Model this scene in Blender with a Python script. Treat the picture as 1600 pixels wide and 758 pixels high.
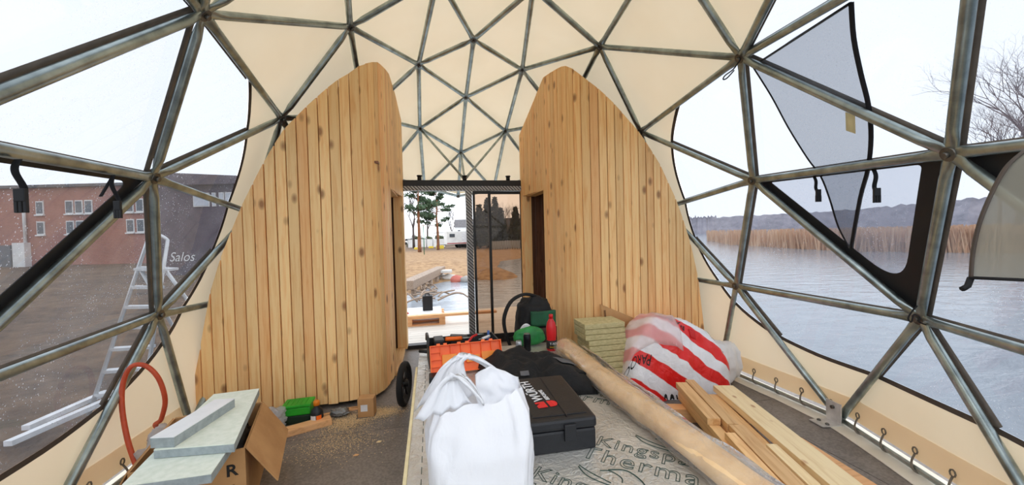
import bpy, bmesh, math, random
from mathutils import Vector, Matrix, noise
random.seed(7)
scene = bpy.context.scene
for o in list(bpy.data.objects): bpy.data.objects.remove(o)
COL = scene.collection

# ------------------------------------------------------------------ camera
F_PX, PITCH, ROLL, YAW = 598.264, -0.021436, -0.026047, -0.208789
CAM = Vector((-0.5305, 0.0, 1.5))
_s, _c = math.sin(YAW), math.cos(YAW)
_r0 = Vector((_c, _s, 0)); _f0 = Vector((-_s, _c, 0)); _z = Vector((0, 0, 1))
FW = _f0*math.cos(PITCH) + _z*math.sin(PITCH)
_u1 = -_f0*math.sin(PITCH) + _z*math.cos(PITCH)
RT = _r0*math.cos(ROLL) + _u1*math.sin(ROLL)
UP = -_r0*math.sin(ROLL) + _u1*math.cos(ROLL)
cd = bpy.data.cameras.new('camera'); cam = bpy.data.objects.new('camera', cd); COL.objects.link(cam)
cd.sensor_width = 36.0; cd.lens = F_PX/1600*36.0; cd.clip_start = 0.02; cd.clip_end = 3000
M = Matrix.Identity(4)
for i in range(3):
    M[i][0] = RT[i]; M[i][1] = UP[i]; M[i][2] = -FW[i]; M[i][3] = CAM[i]
cam.matrix_world = M
scene.camera = cam

# ------------------------------------------------------------------ sky and exposure
w = bpy.data.worlds.new('overcast_sky'); scene.world = w; w.use_nodes = True
bg = w.node_tree.nodes['Background']
bg.inputs['Color'].default_value = (0.90, 0.94, 1.0, 1); bg.inputs['Strength'].default_value = 0.58
scene.view_settings.view_transform = 'Standard'; scene.view_settings.look = 'None'
scene.view_settings.exposure = 2.06; scene.view_settings.gamma = 1.0
scene.view_settings.use_curve_mapping = False
try:
    scene.cycles.transparent_max_bounces = 24
    scene.cycles.diffuse_bounces = 6
    scene.cycles.max_bounces = 16
except Exception: pass

def ray(x, y): return FW + RT*((x-800)/F_PX) + UP*((379-y)/F_PX)
def on(x, y, z=0.0):                       # photo point resting on a level surface of height z
    d = ray(x, y); return CAM + d*((z-CAM.z)/d.z)
def pv(x, y, v):                           # photo point on a plane across the dome's axis
    d = ray(x, y); return CAM + d*((v-CAM.y)/d.y)
def far(x, dist, z):                       # a place at a given distance in the direction of x
    d = ray(x, 367); d = Vector((d.x, d.y, 0)); d.normalize(); return Vector((CAM.x, CAM.y, z)) + d*dist

# ------------------------------------------------------------------ materials
def lin(c):
    if isinstance(c, (tuple, list)): return tuple(lin(x) for x in c[:3])
    c /= 255.0
    return c/12.92 if c <= 0.04045 else ((c+0.055)/1.055)**2.4
MATS = {}
def newmat(name):
    m = bpy.data.materials.new(name); m.use_nodes = True; MATS[name] = m
    return m, m.node_tree, m.node_tree.nodes, m.node_tree.links
def coords(nt, rnd=False, scale=(1, 1, 1)):
    tc = nt.nodes.new('ShaderNodeTexCoord'); mp = nt.nodes.new('ShaderNodeMapping')
    mp.inputs['Scale'].default_value = scale
    nt.links.new(tc.outputs['Object'], mp.inputs['Vector'])
    if rnd:
        oi = nt.nodes.new('ShaderNodeObjectInfo'); ml = nt.nodes.new('ShaderNodeMath'); ml.operation = 'MULTIPLY'
        ml.inputs[1].default_value = 37.0; nt.links.new(oi.outputs['Random'], ml.inputs[0])
        cb = nt.nodes.new('ShaderNodeCombineXYZ')
        for i in range(3): nt.links.new(ml.outputs[0], cb.inputs[i])
        nt.links.new(cb.outputs[0], mp.inputs['Location'])
    return mp.outputs[0]
def ramp(nt, fac, stops):
    r = nt.nodes.new('ShaderNodeValToRGB'); e = r.color_ramp.elements
    while len(e) < len(stops): e.new(0.5)
    for el, (p, c) in zip(e, stops): el.position = p; el.color = (*lin(c), 1)
    nt.links.new(fac, r.inputs[0]); return r.outputs[0]
def noise_fac(nt, vec, scale, detail=4, rough=0.55, dist=0.0):
    n = nt.nodes.new('ShaderNodeTexNoise'); n.inputs['Scale'].default_value = scale
    n.inputs['Detail'].default_value = detail; n.inputs['Roughness'].default_value = rough
    n.inputs['Distortion'].default_value = dist
    nt.links.new(vec, n.inputs['Vector']); return n.outputs['Fac']
def mixc(nt, fac, a, b, mode='MIX'):
    m = nt.nodes.new('ShaderNodeMix'); m.data_type = 'RGBA'; m.blend_type = mode
    for sock, v in ((m.inputs[0], fac), (m.inputs[6], a), (m.inputs[7], b)):
        if hasattr(v, 'links'): nt.links.new(v, sock)
        elif isinstance(v, (tuple, list)): sock.default_value = (*lin(v), 1)
        else: sock.default_value = v
    return m.outputs[2]
def bump(nt, h, strength, dist=0.01):
    b = nt.nodes.new('ShaderNodeBump'); b.inputs['Strength'].default_value = strength; b.inputs['Distance'].default_value = dist
    nt.links.new(h, b.inputs['Height']); return b.outputs[0]
def mat(name, c1, c2=None, scale=6.0, rough=0.6, metal=0.0, bmp=0.0, bscale=None, stretch=(1, 1, 1), rnd=True, spec=None, alpha=None):
    """A plain surface whose colour drifts between c1 and c2 with a noise and a fine relief."""
    if name in MATS: return MATS[name]
    m, nt, n, l = newmat(name); b = n['Principled BSDF']
    v = coords(nt, rnd, stretch)
    c2 = c2 or tuple(max(0, x*0.88) for x in c1)
    f = noise_fac(nt, v, scale)
    l.new(ramp(nt, f, [(0.32, c2), (0.68, c1)]), b.inputs['Base Color'])
    b.inputs['Roughness'].default_value = rough; b.inputs['Metallic'].default_value = metal
    if spec is not None: b.inputs['Specular IOR Level'].default_value = spec
    if bmp:
        l.new(bump(nt, noise_fac(nt, v, bscale or scale*4), bmp), b.inputs['Normal'])
    return m

def wood_mat(name, light, dark, knot, red=None, along='z', tone=0.22, kn=0.11):
    m, nt, n, l = newmat(name); b = n['Principled BSDF']
    st = {'z': (1, 1, 0.06), 'y': (1, 0.06, 1), 'x': (0.06, 1, 1)}[along]
    v = coords(nt, True, st)
    g = noise_fac(nt, v, 38, 5, 0.6, 0.6)
    base = ramp(nt, g, [(0.3, dark), (0.55, light), (0.8, light)])
    oi = n.new('ShaderNodeObjectInfo')
    if red: base = mixc(nt, ramp(nt, oi.outputs['Random'], [(0.72, (0, 0, 0)), (0.9, (150, 150, 150))]), base, mixc(nt, 1.0, base, red, 'MULTIPLY'))
    hs = n.new('ShaderNodeHueSaturation'); l.new(base, hs.inputs['Color'])
    mr = n.new('ShaderNodeMapRange'); mr.inputs[3].default_value = 1-tone; mr.inputs[4].default_value = 1+tone*0.6
    fr = n.new('ShaderNodeMath'); fr.operation = 'FRACT'; mu = n.new('ShaderNodeMath'); mu.operation = 'MULTIPLY'; mu.inputs[1].default_value = 7.31
    l.new(oi.outputs['Random'], mu.inputs[0]); l.new(mu.outputs[0], fr.inputs[0]); l.new(fr.outputs[0], mr.inputs[0])
    l.new(mr.outputs[0], hs.inputs['Value'])
    st2 = {'z': (1, 1, 0.55), 'y': (1, 0.55, 1), 'x': (0.55, 1, 1)}[along]
    vo = n.new('ShaderNodeTexVoronoi'); vo.inputs['Scale'].default_value = 6.5
    l.new(coords(nt, True, st2), vo.inputs['Vector'])
    k = ramp(nt, vo.outputs['Distance'], [(kn*0.4, (230, 230, 230)), (kn, (0, 0, 0))])
    col = mixc(nt, k, hs.outputs[0], knot)
    l.new(col, b.inputs['Base Color']); b.inputs['Roughness'].default_value = 0.55
    l.new(bump(nt, g, 0.18, 0.004), b.inputs['Normal'])
    return m

wood_mat('larch', (255, 213, 150), (242, 182, 114), (136, 78, 40), red=(244, 190, 150), tone=0.13, kn=0.21)
wood_mat('larch_shaded', (132, 86, 60), (100, 62, 44), (60, 36, 26))  # larch with the unlit little room's shade put into its colour
wood_mat('pine_y', (240, 196, 138), (212, 158, 100), (150, 96, 56), along='y', tone=0.2)
wood_mat('pine_light', (250, 226, 178), (232, 200, 146), (180, 120, 70), along='y', tone=0.08)
wood_mat('pine_x', (240, 186, 132), (216, 158, 106), (150, 96, 56), along='x', tone=0.1)
mat('dark_backing', (52, 36, 24), rough=0.9)
# cream tarpaulin: light soaks through it
m, nt, n, l = newmat('cream_tarp')
out = n['Material Output']; n.remove(n['Principled BSDF'])
v = coords(nt, False); f = noise_fac(nt, v, 1.6, 3)
c = ramp(nt, f, [(0.3, (242, 223, 190)), (0.7, (247, 230, 199))])
d = n.new('ShaderNodeBsdfDiffuse'); t = n.new('ShaderNodeBsdfTranslucent'); mx = n.new('ShaderNodeMixShader'); mx.inputs[0].default_value = 0.30
l.new(c, d.inputs[0]); l.new(c, t.inputs[0]); nb = bump(nt, noise_fac(nt, v, 3.0, 3), 0.12, 0.02)
l.new(nb, d.inputs['Normal']); l.new(d.outputs[0], mx.inputs[1]); l.new(t.outputs[0], mx.inputs[2]); l.new(mx.outputs[0], out.inputs[0])

def film(name, tint, haze, gloss, speck=0.0, hazecol=(235, 238, 245), wrinkle=0.0):
    """clear foil or glass: lets light through, mirrors a little, slightly milky, with drops"""
    m, nt, n, l = newmat(name); out = n['Material Output']; n.remove(n['Principled BSDF'])
    tr = n.new('ShaderNodeBsdfTransparent'); tr.inputs[0].default_value = (*lin(tint), 1)
    gl = n.new('ShaderNodeBsdfGlossy'); gl.inputs['Roughness'].default_value = 0.04
    if wrinkle: l.new(bump(nt, noise_fac(nt, coords(nt, False, (1, 0.6, 1)), 22, 4, 0.6, 1.0), wrinkle, 0.02), gl.inputs['Normal'])
    df = n.new('ShaderNodeBsdfTranslucent'); df.inputs[0].default_value = (*lin(hazecol), 1)
    d2 = n.new('ShaderNodeBsdfDiffuse'); d2.inputs[0].default_value = (*lin(hazecol), 1)
    mh = n.new('ShaderNodeMixShader'); l.new(df.outputs[0], mh.inputs[1]); l.new(d2.outputs[0], mh.inputs[2])
    m1 = n.new('ShaderNodeMixShader'); l.new(tr.outputs[0], m1.inputs[1]); l.new(mh.outputs[0], m1.inputs[2])
    if speck:
        vo = n.new('ShaderNodeTexVoronoi'); vo.inputs['Scale'].default_value = 62.0
        l.new(coords(nt), vo.inputs['Vector'])
        r = ramp(nt, vo.outputs['Distance'], [(0.10, (255, 255, 255)), (0.24, (0, 0, 0))])
        nz = ramp(nt, noise_fac(nt, coords(nt), 2.2, 3), [(0.42, (0, 0, 0)), (0.62, (255, 255, 255))])
        mm = n.new('ShaderNodeMath'); mm.operation = 'MULTIPLY'; l.new(r, mm.inputs[0]); l.new(nz, mm.inputs[1])
        ma = n.new('ShaderNodeMath'); ma.operation = 'MULTIPLY_ADD'; l.new(mm.outputs[0], ma.inputs[0])
        ma.inputs[1].default_value = speck
        hz = n.new('ShaderNodeMapRange'); l.new(noise_fac(nt, coords(nt), 1.1, 5, 0.65), hz.inputs[0]); hz.inputs[1].default_value = 0.35; hz.inputs[2].default_value = 0.7; hz.inputs[3].default_value = haze*0.6; hz.inputs[4].default_value = haze*2.6
        l.new(hz.outputs[0], ma.inputs[2]); l.new(ma.outputs[0], m1.inputs[0])
    else: m1.inputs[0].default_value = haze
    lw = n.new('ShaderNodeLayerWeight'); pw = n.new('ShaderNodeMath'); pw.operation = 'POWER'; pw.inputs[1].default_value = 4.0; l.new(lw.outputs['Facing'], pw.inputs[0])
    mu = n.new('ShaderNodeMath'); mu.operation = 'MULTIPLY_ADD'; mu.inputs[1].default_value = 0.55*gloss; mu.inputs[2].default_value = 0.04*gloss; l.new(pw.outputs[0], mu.inputs[0])
    m2 = n.new('ShaderNodeMixShader'); l.new(mu.outputs[0], m2.inputs[0]); l.new(m1.outputs[0], m2.inputs[1]); l.new(gl.outputs[0], m2.inputs[2])
    l.new(m2.outputs[0], out.inputs[0]); return m
film('clear_film', (180, 183, 187), 0.055, 0.8, 0.5)
film('bronze_glass', (208, 192, 176), 0.02, 0.45)
film('soft_plastic', (245, 245, 245), 0.35, 1.0)
film('wrap_plastic', (252, 250, 246), 0.16, 2.4, wrinkle=0.9)
film('net', (188, 190, 194), 0.16, 0.0, hazecol=(196, 199, 204))
film('net_beige', (170, 168, 158), 0.55, 0.0, hazecol=(196, 191, 174))
mat('galvanised', (176, 188, 186), (128, 138, 138), 9, 0.30, 0.85)
mat('hub_steel', (120, 118, 112), (84, 80, 74), 14, 0.5, 0.8)
mat('black_webbing', (22, 22, 26), (14, 14, 17), 20, 0.85)
mat('black_vinyl', (26, 27, 30), (18, 19, 22), 8, 0.6)
mat('trim_brown', (84, 74, 66), (66, 58, 52), 8, 0.7)
mat('white_skirt', (232, 226, 212), (214, 206, 190), 5, 0.7)
mat('bright_zinc', (222, 222, 220), (190, 190, 188), 12, 0.4, 0.4)
mat('black_steel', (24, 24, 25), (15, 15, 16), 8, 0.5)
mat('plastic_white', (246, 246, 248), rough=0.5)
mat('elastic_grey', (120, 112, 100), (96, 90, 80), 20, 0.8)

# ------------------------------------------------------------------ mesh helpers
class MB:
    def __init__(s): s.v = []; s.f = []; s.sm = []
    def add(s, vs, fs, smooth=False):
        o = len(s.v); s.v += [tuple(p) for p in vs]; s.f += [tuple(i+o for i in f) for f in fs]; s.sm += [smooth]*len(fs); return s
    def box(s, lo, hi, m=None, bev=0.0):
        (x0, y0, z0), (x1, y1, z1) = lo, hi
        if bev <= 0:
            vs = [Vector((x, y, z)) for z in (z0, z1) for x, y in ((x0, y0), (x1, y0), (x1, y1), (x0, y1))]
            fs = [(3, 2, 1, 0), (4, 5, 6, 7), (0, 1, 5, 4), (1, 2, 6, 5), (2, 3, 7, 6), (3, 0, 4, 7)]
        else:
            bm = bmesh.new(); bmesh.ops.create_cube(bm, size=1.0)
            for q in bm.verts: q.co = Vector(((x0+x1)/2+q.co.x*(x1-x0), (y0+y1)/2+q.co.y*(y1-y0), (z0+z1)/2+q.co.z*(z1-z0)))
            bmesh.ops.bevel(bm, geom=bm.edges[:], offset=bev, segments=2, affect='EDGES', profile=0.6)
            bm.verts.index_update(); vs = [q.co.copy() for q in bm.verts]; fs = [tuple(q.index for q in f.verts) for f in bm.faces]; bm.free()
        if m is not None: vs = [m @ q for q in vs]
        return s.add(vs, fs)
    def cbox(s, c, size, m=None, bev=0.0):
        h = Vector(size)/2; c = Vector(c); return s.box(c-h, c+h, m, bev)
    def tube(s, pts, r, n=8, cap=True, closed=False, flat=None):
        pts = [Vector(p) for p in pts]; k = len(pts); rs = r if isinstance(r, (list, tuple)) else [r]*k
        ups = None; vs = []
        for i, p in enumerate(pts):
            if closed: t = pts[(i+1) % k]-pts[i-1]
            else: t = pts[min(i+1, k-1)]-pts[max(i-1, 0)]
            if t.length < 1e-9: t = Vector((0, 0, 1))
            t.normalize()
            if ups is None:
                a = Vector((0, 0, 1)) if abs(t.z) < 0.9 else Vector((1, 0, 0)); ups = (a-t*a.dot(t)).normalized()
            else:
                ups = ups-t*ups.dot(t)
                ups = ups.normalized() if ups.length > 1e-6 else t.orthogonal().normalized()
            b = t.cross(ups); fl_ = flat if flat else 1.0
            for j in range(n):
                a = 2*math.pi*j/n; vs.append(p+ups*(math.cos(a)*rs[i]*fl_)+b*(math.sin(a)*rs[i]))
        fs = []
        for i in range(k if closed else k-1):
            i2 = (i+1) % k
            for j in range(n): fs.append((i*n+j, i*n+(j+1) % n, i2*n+(j+1) % n, i2*n+j))
        s.add(vs, fs, True)
        if cap and not closed:
            o = len(s.v)-len(vs)
            s.f.append(tuple(o+j for j in range(n))[::-1]); s.sm.append(False)
            s.f.append(tuple(o+(k-1)*n+j for j in range(n))); s.sm.append(False)
        return s
    def cyl(s, a, b, r, n=12, r2=None): return s.tube([a, b], [r, r if r2 is None else r2], n)
    def lathe(s, prof, c=(0, 0, 0), n=18, m=None):
        c = Vector(c); vs = []; k = len(prof)
        for r, z in prof:
            for j in range(n):
                a = 2*math.pi*j/n; p = c+Vector((r*math.cos(a), r*math.sin(a), z)); vs.append(m @ p if m is not None else p)
        fs = [(i*n+j, i*n+(j+1) % n, (i+1)*n+(j+1) % n, (i+1)*n+j) for i in range(k-1) for j in range(n)]
        s.add(vs, fs, True)
        o = len(s.v)-len(vs)
        s.f.append(tuple(o+j for j in range(n))[::-1]); s.sm.append(False); s.f.append(tuple(o+(k-1)*n+j for j in range(n))); s.sm.append(False)
        return s
    def grid(s, fn, nu, nv, closed_u=False, smooth=True):
        vs = [fn(i/(nu if closed_u else nu-1), j/(nv-1)) for j in range(nv) for i in range(nu)]
        fs = []
        for j in range(nv-1):
            for i in range(nu if closed_u else nu-1):
                i2 = (i+1) % nu; fs.append((j*nu+i, j*nu+i2, (j+1)*nu+i2, (j+1)*nu+i))
        return s.add(vs, fs, smooth)
    def prism(s, poly, ext):
        n = len(poly); ext = Vector(ext); a = [Vector(p) for p in poly]; vs = a+[p+ext for p in a]
        fs = [tuple(range(n))[::-1], tuple(range(n, 2*n))]+[(i, (i+1) % n, n+(i+1) % n, n+i) for i in range(n)]
        return s.add(vs, fs)
    def shell(s, th):                       # give an open sheet a thickness, in place
        bm = bmesh.new(); vs = [bm.verts.new(p) for p in s.v]
        for f in s.f: bm.faces.new([vs[i] for i in f])
        bmesh.ops.recalc_face_normals(bm, faces=bm.faces[:]); bm.normal_update()
        n = len(vs); bm.verts.index_update(); nr = [v.normal.copy() for v in bm.verts]
        fs = [tuple(v.index for v in f.verts) for f in bm.faces]; ed = []
        for e in bm.edges:
            if len(e.link_faces) == 1:
                l_ = e.link_loops[0]; ed.append((l_.vert.index, l_.link_loop_next.vert.index))
        s.v = [tuple(v.co) for v in bm.verts]+[tuple(v.co-nr[v.index]*th) for v in bm.verts]
        s.f = fs+[tuple(i+n for i in f)[::-1] for f in fs]+[(b, a, a+n, b+n) for a, b in ed]; s.sm = [True]*len(s.f); bm.free(); return s
    def mesh(s, name):
        me = bpy.data.meshes.new(name); me.from_pydata(s.v, [], s.f); me.update()
        me.polygons.foreach_set('use_smooth', s.sm); return me
    def build(s, name, m, parent=None, kind=None):
        return link(name, s.mesh(name), m, parent, kind)
def link(name, me, m, parent=None, kind=None):
    if m is not None and not me.materials: me.materials.append(MATS[m] if isinstance(m, str) else m)
    o = bpy.data.objects.new(name, me); COL.objects.link(o)
    if parent is not None:
        o.parent = parent; o.matrix_parent_inverse = Matrix.Translation(-parent.location) if parent.type == 'EMPTY' and parent.rotation_euler.z == 0 else Matrix.Identity(4)
    if kind: o['kind'] = kind
    return o
def tag(o, label, cat, group=None):
    o['label'] = label; o['category'] = cat
    if group: o['group'] = group
    return o
def thing(name, label, cat, loc=(0, 0, 0), group=None):
    o = bpy.data.objects.new(name, None); COL.objects.link(o); o.location = loc; o.empty_display_size = 0.1
    return tag(o, label, cat, group)
def struct(o, label=None):
    o['kind'] = 'structure'
    if label: o['label'] = label
    return o
def frame(o, x, y=None, z=(0, 0, 1)):      # a matrix with its x axis along x, its z near z, at o
    x = Vector(x).normalized(); z = Vector(z); yv = z.cross(x).normalized(); z = x.cross(yv)
    m = Matrix.Identity(4)
    for i in range(3): m[i][0] = x[i]; m[i][1] = yv[i]; m[i][2] = z[i]; m[i][3] = Vector(o)[i]
    return m
def smooth_path(pts, per=6):
    pts = [Vector(p) for p in pts]; out = []
    for i in range(len(pts)-1):
        a, b, c, d = pts[max(i-1, 0)], pts[i], pts[i+1], pts[min(i+2, len(pts)-1)]
        for j in range(per):
            t = j/per; out.append(0.5*((2*b)+(c-a)*t+(2*a-5*b+4*c-d)*t*t+(3*b-a-3*c+d)*t**3))
    return out+[pts[-1]]
def interp(x, tab):
    if x <= tab[0][0]: return tab[0][1]
    for (a, b), (c, d) in zip(tab, tab[1:]):
        if x <= c: return b+(d-b)*(x-a)/(c-a)
    return tab[-1][1]
def text_mesh(body, size, fill=True, bevel=0.0, shear=0.0, space=1.0, fn=None, extrude=0.0):
    cu = bpy.data.curves.new('lettering', 'FONT'); cu.body = body; cu.size = size; cu.shear = shear; cu.space_character = space
    cu.fill_mode = ('BOTH' if bevel else 'FRONT') if fill else 'NONE'; cu.bevel_depth = bevel; cu.bevel_resolution = 0; cu.extrude = extrude
    cu.resolution_u = 4
    o = bpy.data.objects.new('lettering', cu); COL.objects.link(o); bpy.context.view_layer.update()
    dg = bpy.context.evaluated_depsgraph_get(); me = bpy.data.meshes.new_from_object(o.evaluated_get(dg))
    bpy.data.objects.remove(o); bpy.data.curves.remove(cu)
    if fn:
        for q in me.vertices: q.co = fn(q.co)
    return me

# ================================================================== THE SETTING
# ---- platform floor: sheets of dark film-faced plywood
m, nt, n, l = newmat('floor_ply'); b = n['Principled BSDF']
v = coords(nt, True); f1 = noise_fac(nt, v, 2.2, 6, 0.65); f2 = noise_fac(nt, v, 60, 3)
c = ramp(nt, f1, [(0.3, (102, 95, 90)), (0.55, (126, 118, 112)), (0.75, (150, 142, 134))])
l.new(mixc(nt, 0.35, c, ramp(nt, f2, [(0.4, (84, 78, 74)), (0.6, (140, 132, 126))])), b.inputs['Base Color'])
b.inputs['Roughness'].default_value = 0.5; l.new(bump(nt, f2, 0.15, 0.004), b.inputs['Normal'])
mat('platform_under', (60, 52, 46), rough=0.9)
fb = MB(); fb.box((-2.95, -1.6, -0.30), (2.95, 5.5, -0.022))
floor = struct(fb.build('floor', 'platform_under'))
xs = [-2.95, -1.74, -0.49, 0.76, 2.01, 2.95]; ys0 = [-1.6, 0.62, 3.12, 5.5]
for i in range(5):
    off = 0.0 if i % 2 else -0.34
    ys = [-1.6, 0.62+off, 3.12+off, 5.5]
    for j in range(3):
        q = MB(); q.box((xs[i]+0.003, ys[j]+0.003, -0.02), (xs[i+1]-0.003, ys[j+1]-0.003, 0.0)); q.build('plywood_sheet', 'floor_ply', floor)

# ---- dome geometry: the joints of the tube frame
ND = {'G': (-0.017, 4.139, 3.599), 'P': (0.007, 5.378, 3.424), 'S': (0.008, 6.511, 2.893), 'V': (0, 2.35, 3.66), 'f': (0, 7.32, 2.25)}
def pair(k, Lp, Rp=None):
    ND[k] = Lp; ND[k+"'"] = Rp or (-Lp[0], Lp[1], Lp[2])
pair('A', (-1.701, 2.402, 2.74), (1.708, 2.395, 2.739)); pair('B', (-2.19, 2.773, 1.905), (2.164, 2.771, 1.905))
pair('C', (-2.478, 3.244, 0.982), (2.418, 3.248, 0.929)); pair('D', (-1.793, 3.768, 2.582), (1.723, 3.779, 2.572))
pair('E', (-1.159, 3.568, 3.334), (1.166, 3.566, 3.338)); pair('F', (-0.609, 4.652, 3.518), (0.642, 4.653, 3.537))
pair('Q', (-0.639, 5.845, 3.097), (0.655, 5.857, 3.102)); pair('N', (-1.93, 1.375, 1.823), (1.937, 1.376, 1.835))
pair('O', (-2.384, 1.775, 0.922), (2.389, 1.771, 0.917)); pair('T', (-2.47, 2.315, 0.03), (2.477, 2.315, 0.03))
pair('Z', (-0.41, 3.24, 3.64), (0.40, 3.23, 3.62)); pair('Y', (-0.97, 2.35, 3.32), (1.06, 2.33, 3.44))
pair('a', (-1.255, 4.807, 2.959), (1.213, 4.816, 2.974)); pair('d', (-2.176, 4.045, 1.764), (2.171, 4.045, 1.763))
pair('s', (-0.614, 6.948, 2.367), (0.62, 6.952, 2.32))
pair('W', (-1.48, 1.04, 2.62)); pair('X', (-0.9, 0.9, 2.98)); pair('M', (-1.5, 0.22, 1.72)); pair('R', (-1.75, 0.5, 0.9))
pair('t', (-2.05, 1.05, 0.03)); pair('u', (-1.5, 0.02, 0.03)); pair('x', (-0.62, -0.72, 1.75)); pair('y', (-0.9, -0.62, 0.9)); pair('w', (-0.65, -0.95, 0.03))
pair('v', (-0.55, 0.0, 2.5))
pair('c', (-2.33, 4.4, 0.95)); pair('r', (-2.45, 3.5, 0.03)); pair('h', (-2.2, 4.7, 0.03)); pair('e', (-1.75, 5.1, 1.95))
pair('q', (-1.2, 6.0, 2.45)); pair('g', (-1.95, 5.4, 0.95)); pair('i', (-1.75, 5.75, 0.03))
ND = {k: Vector(p) for k, p in ND.items()}
def mirror(k): return k if k in 'GPSVf' else (k[:-1] if k.endswith("'") else k+"'")
STRUTS = ("G-Z Z-Z' G-F G-P F-Z F-E F-P F-Q F-a E-Z E-Y E-A E-D E-a P-Q P-S Q-S Q-a Q-s Q-q S-s S-f s-f s-q a-q a-D a-e D-d D-A D-B D-e d-B d-C d-e d-c "
          "A-Y A-X A-W A-N A-B B-N B-O B-C N-O N-W C-O C-T C-r C-c c-r c-h c-g e-g e-q e-c g-h g-i O-T Y-Z Y-X X-X' X-W Z-V Y-V X-V "
          "N-M N-R O-R O-t M-R M-W R-t R-u M-v X-v W-v v-v' M-x v-x x-x' M-y R-y x-y y-u y-w y-y' x-y' T-t t-u u-w T-r r-h h-i").split()
FACES = ("G-Z-Z' Z-Z'-V G-F-Z F-E-Z G-F-P F-P-Q P-Q-S F-Q-a F-E-a E-D-a E-A-D E-A-Y E-Y-Z Z-Y-V Y-X-V X-X'-V A-Y-X A-X-W A-W-N A-B-N A-B-D B-D-d B-C-d "
         "B-C-O B-N-O C-O-T C-T-r C-c-r C-c-d d-e-c D-d-e D-a-e a-q-e Q-a-q Q-S-s S-s-f Q-q-s c-r-h c-g-h c-e-g g-h-i "
         "N-W-M N-M-R N-O-R O-R-t O-T-t R-t-u M-R-y R-y-u").split()      # rear facets behind the camera left out to let in more sky light
def both(lst):
    out = []; seen = set()
    for s in lst:
        for ks in (s.split('-'), [mirror(k) for k in s.split('-')]):
            key = tuple(sorted(ks))
            if key not in seen: seen.add(key); out.append(ks)
    return out
FACES = both(FACES); STRUTS = both(STRUTS)
CORE = Vector((0, 3.0, 0.9))
def outward(p):                                     # away from the dome's middle line
    c = Vector((0, min(max(p.y, 2.2), 5.0), 0.6)); return (p-c).normalized()
NRM = {k: Vector((0, 0, 0)) for k in ND}
for f in FACES:
    a, b_, c_ = [ND[k] for k in f]; nn = (b_-a).cross(c_-a); nn.normalize()
    if nn.dot(outward((a+b_+c_)/3)) < 0: nn.negate()
    for k in f: NRM[k] += nn
for k in NRM: NRM[k] = NRM[k].normalized() if NRM[k].length > 0 else outward(ND[k])
SKIN = 0.048
SK = {k: ND[k]+NRM[k]*SKIN for k in ND}
for k in SK:
    if ND[k].z < 0.1: SK[k].z = 0.06

# the clear side windows: outline seen from the side (along the axis, height)
WIN = [(-3, 0.44), (0.6, 0.44), (1.3, 0.44), (2.2, 0.45), (2.6, 0.48), (2.98, 0.57), (3.38, 0.80), (3.65, 1.2), (3.735, 1.64), (3.66, 2.06), (3.5, 2.37), (3.3, 2.57), (3.06, 2.75), (2.9, 2.9)]
WINS = [(p.x, p.y) for p in smooth_path([Vector((a, b_, 0)) for a, b_ in WIN], 5)]
def wdist(y, z):                                    # below 0 inside the window
    best = 1e9; sgn = 1
    for (y0, z0), (y1, z1) in zip(WINS, WINS[1:]):
        dy, dz = y1-y0, z1-z0; t = max(0, min(1, ((y-y0)*dy+(z-z0)*dz)/(dy*dy+dz*dz)))
        d2 = (y-y0-t*dy)**2+(z-z0-t*dz)**2
        if d2 < best-1e-12: best = d2; sgn = -1 if (dy*(z-z0)-dz*(y-y0)) > 0 else 1
    return sgn*math.sqrt(best)
CLEAR = {tuple(sorted(x.split('-'))) for x in "A-X-W A-W-N A-B-N B-N-O N-W-M N-M-R N-O-R W-M-v M-v-x M-x-y".split()}
MIXED = {tuple(sorted(x.split('-'))) for x in "A-B-D B-D-d B-C-d B-C-O C-O-T C-T-r C-c-r C-c-d O-T-t O-R-t M-R-y R-t-u R-y-u y-u-w x-y-y' x-x'-y'".split()}
cream = MB(); clear = {1: MB(), -1: MB()}; trim = {1: MB(), -1: MB()}
def split(tri, lo):                                 # cut a triangle [(p, d)]*3 at d = lo -> below, above polygons
    bl, ab = [], []
    for i in range(3):
        (p, d), (p2, d2) = tri[i], tri[(i+1) % 3]
        (bl if d < lo else ab).append((p, d))
        if (d < lo) != (d2 < lo):
            t = (lo-d)/(d2-d); q = (p.lerp(p2, t), lo); bl.append(q); ab.append(q)
    return bl, ab
def fan(pl): return [[pl[0], pl[i], pl[i+1]] for i in range(1, len(pl)-1)]
TW = 0.016
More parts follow.
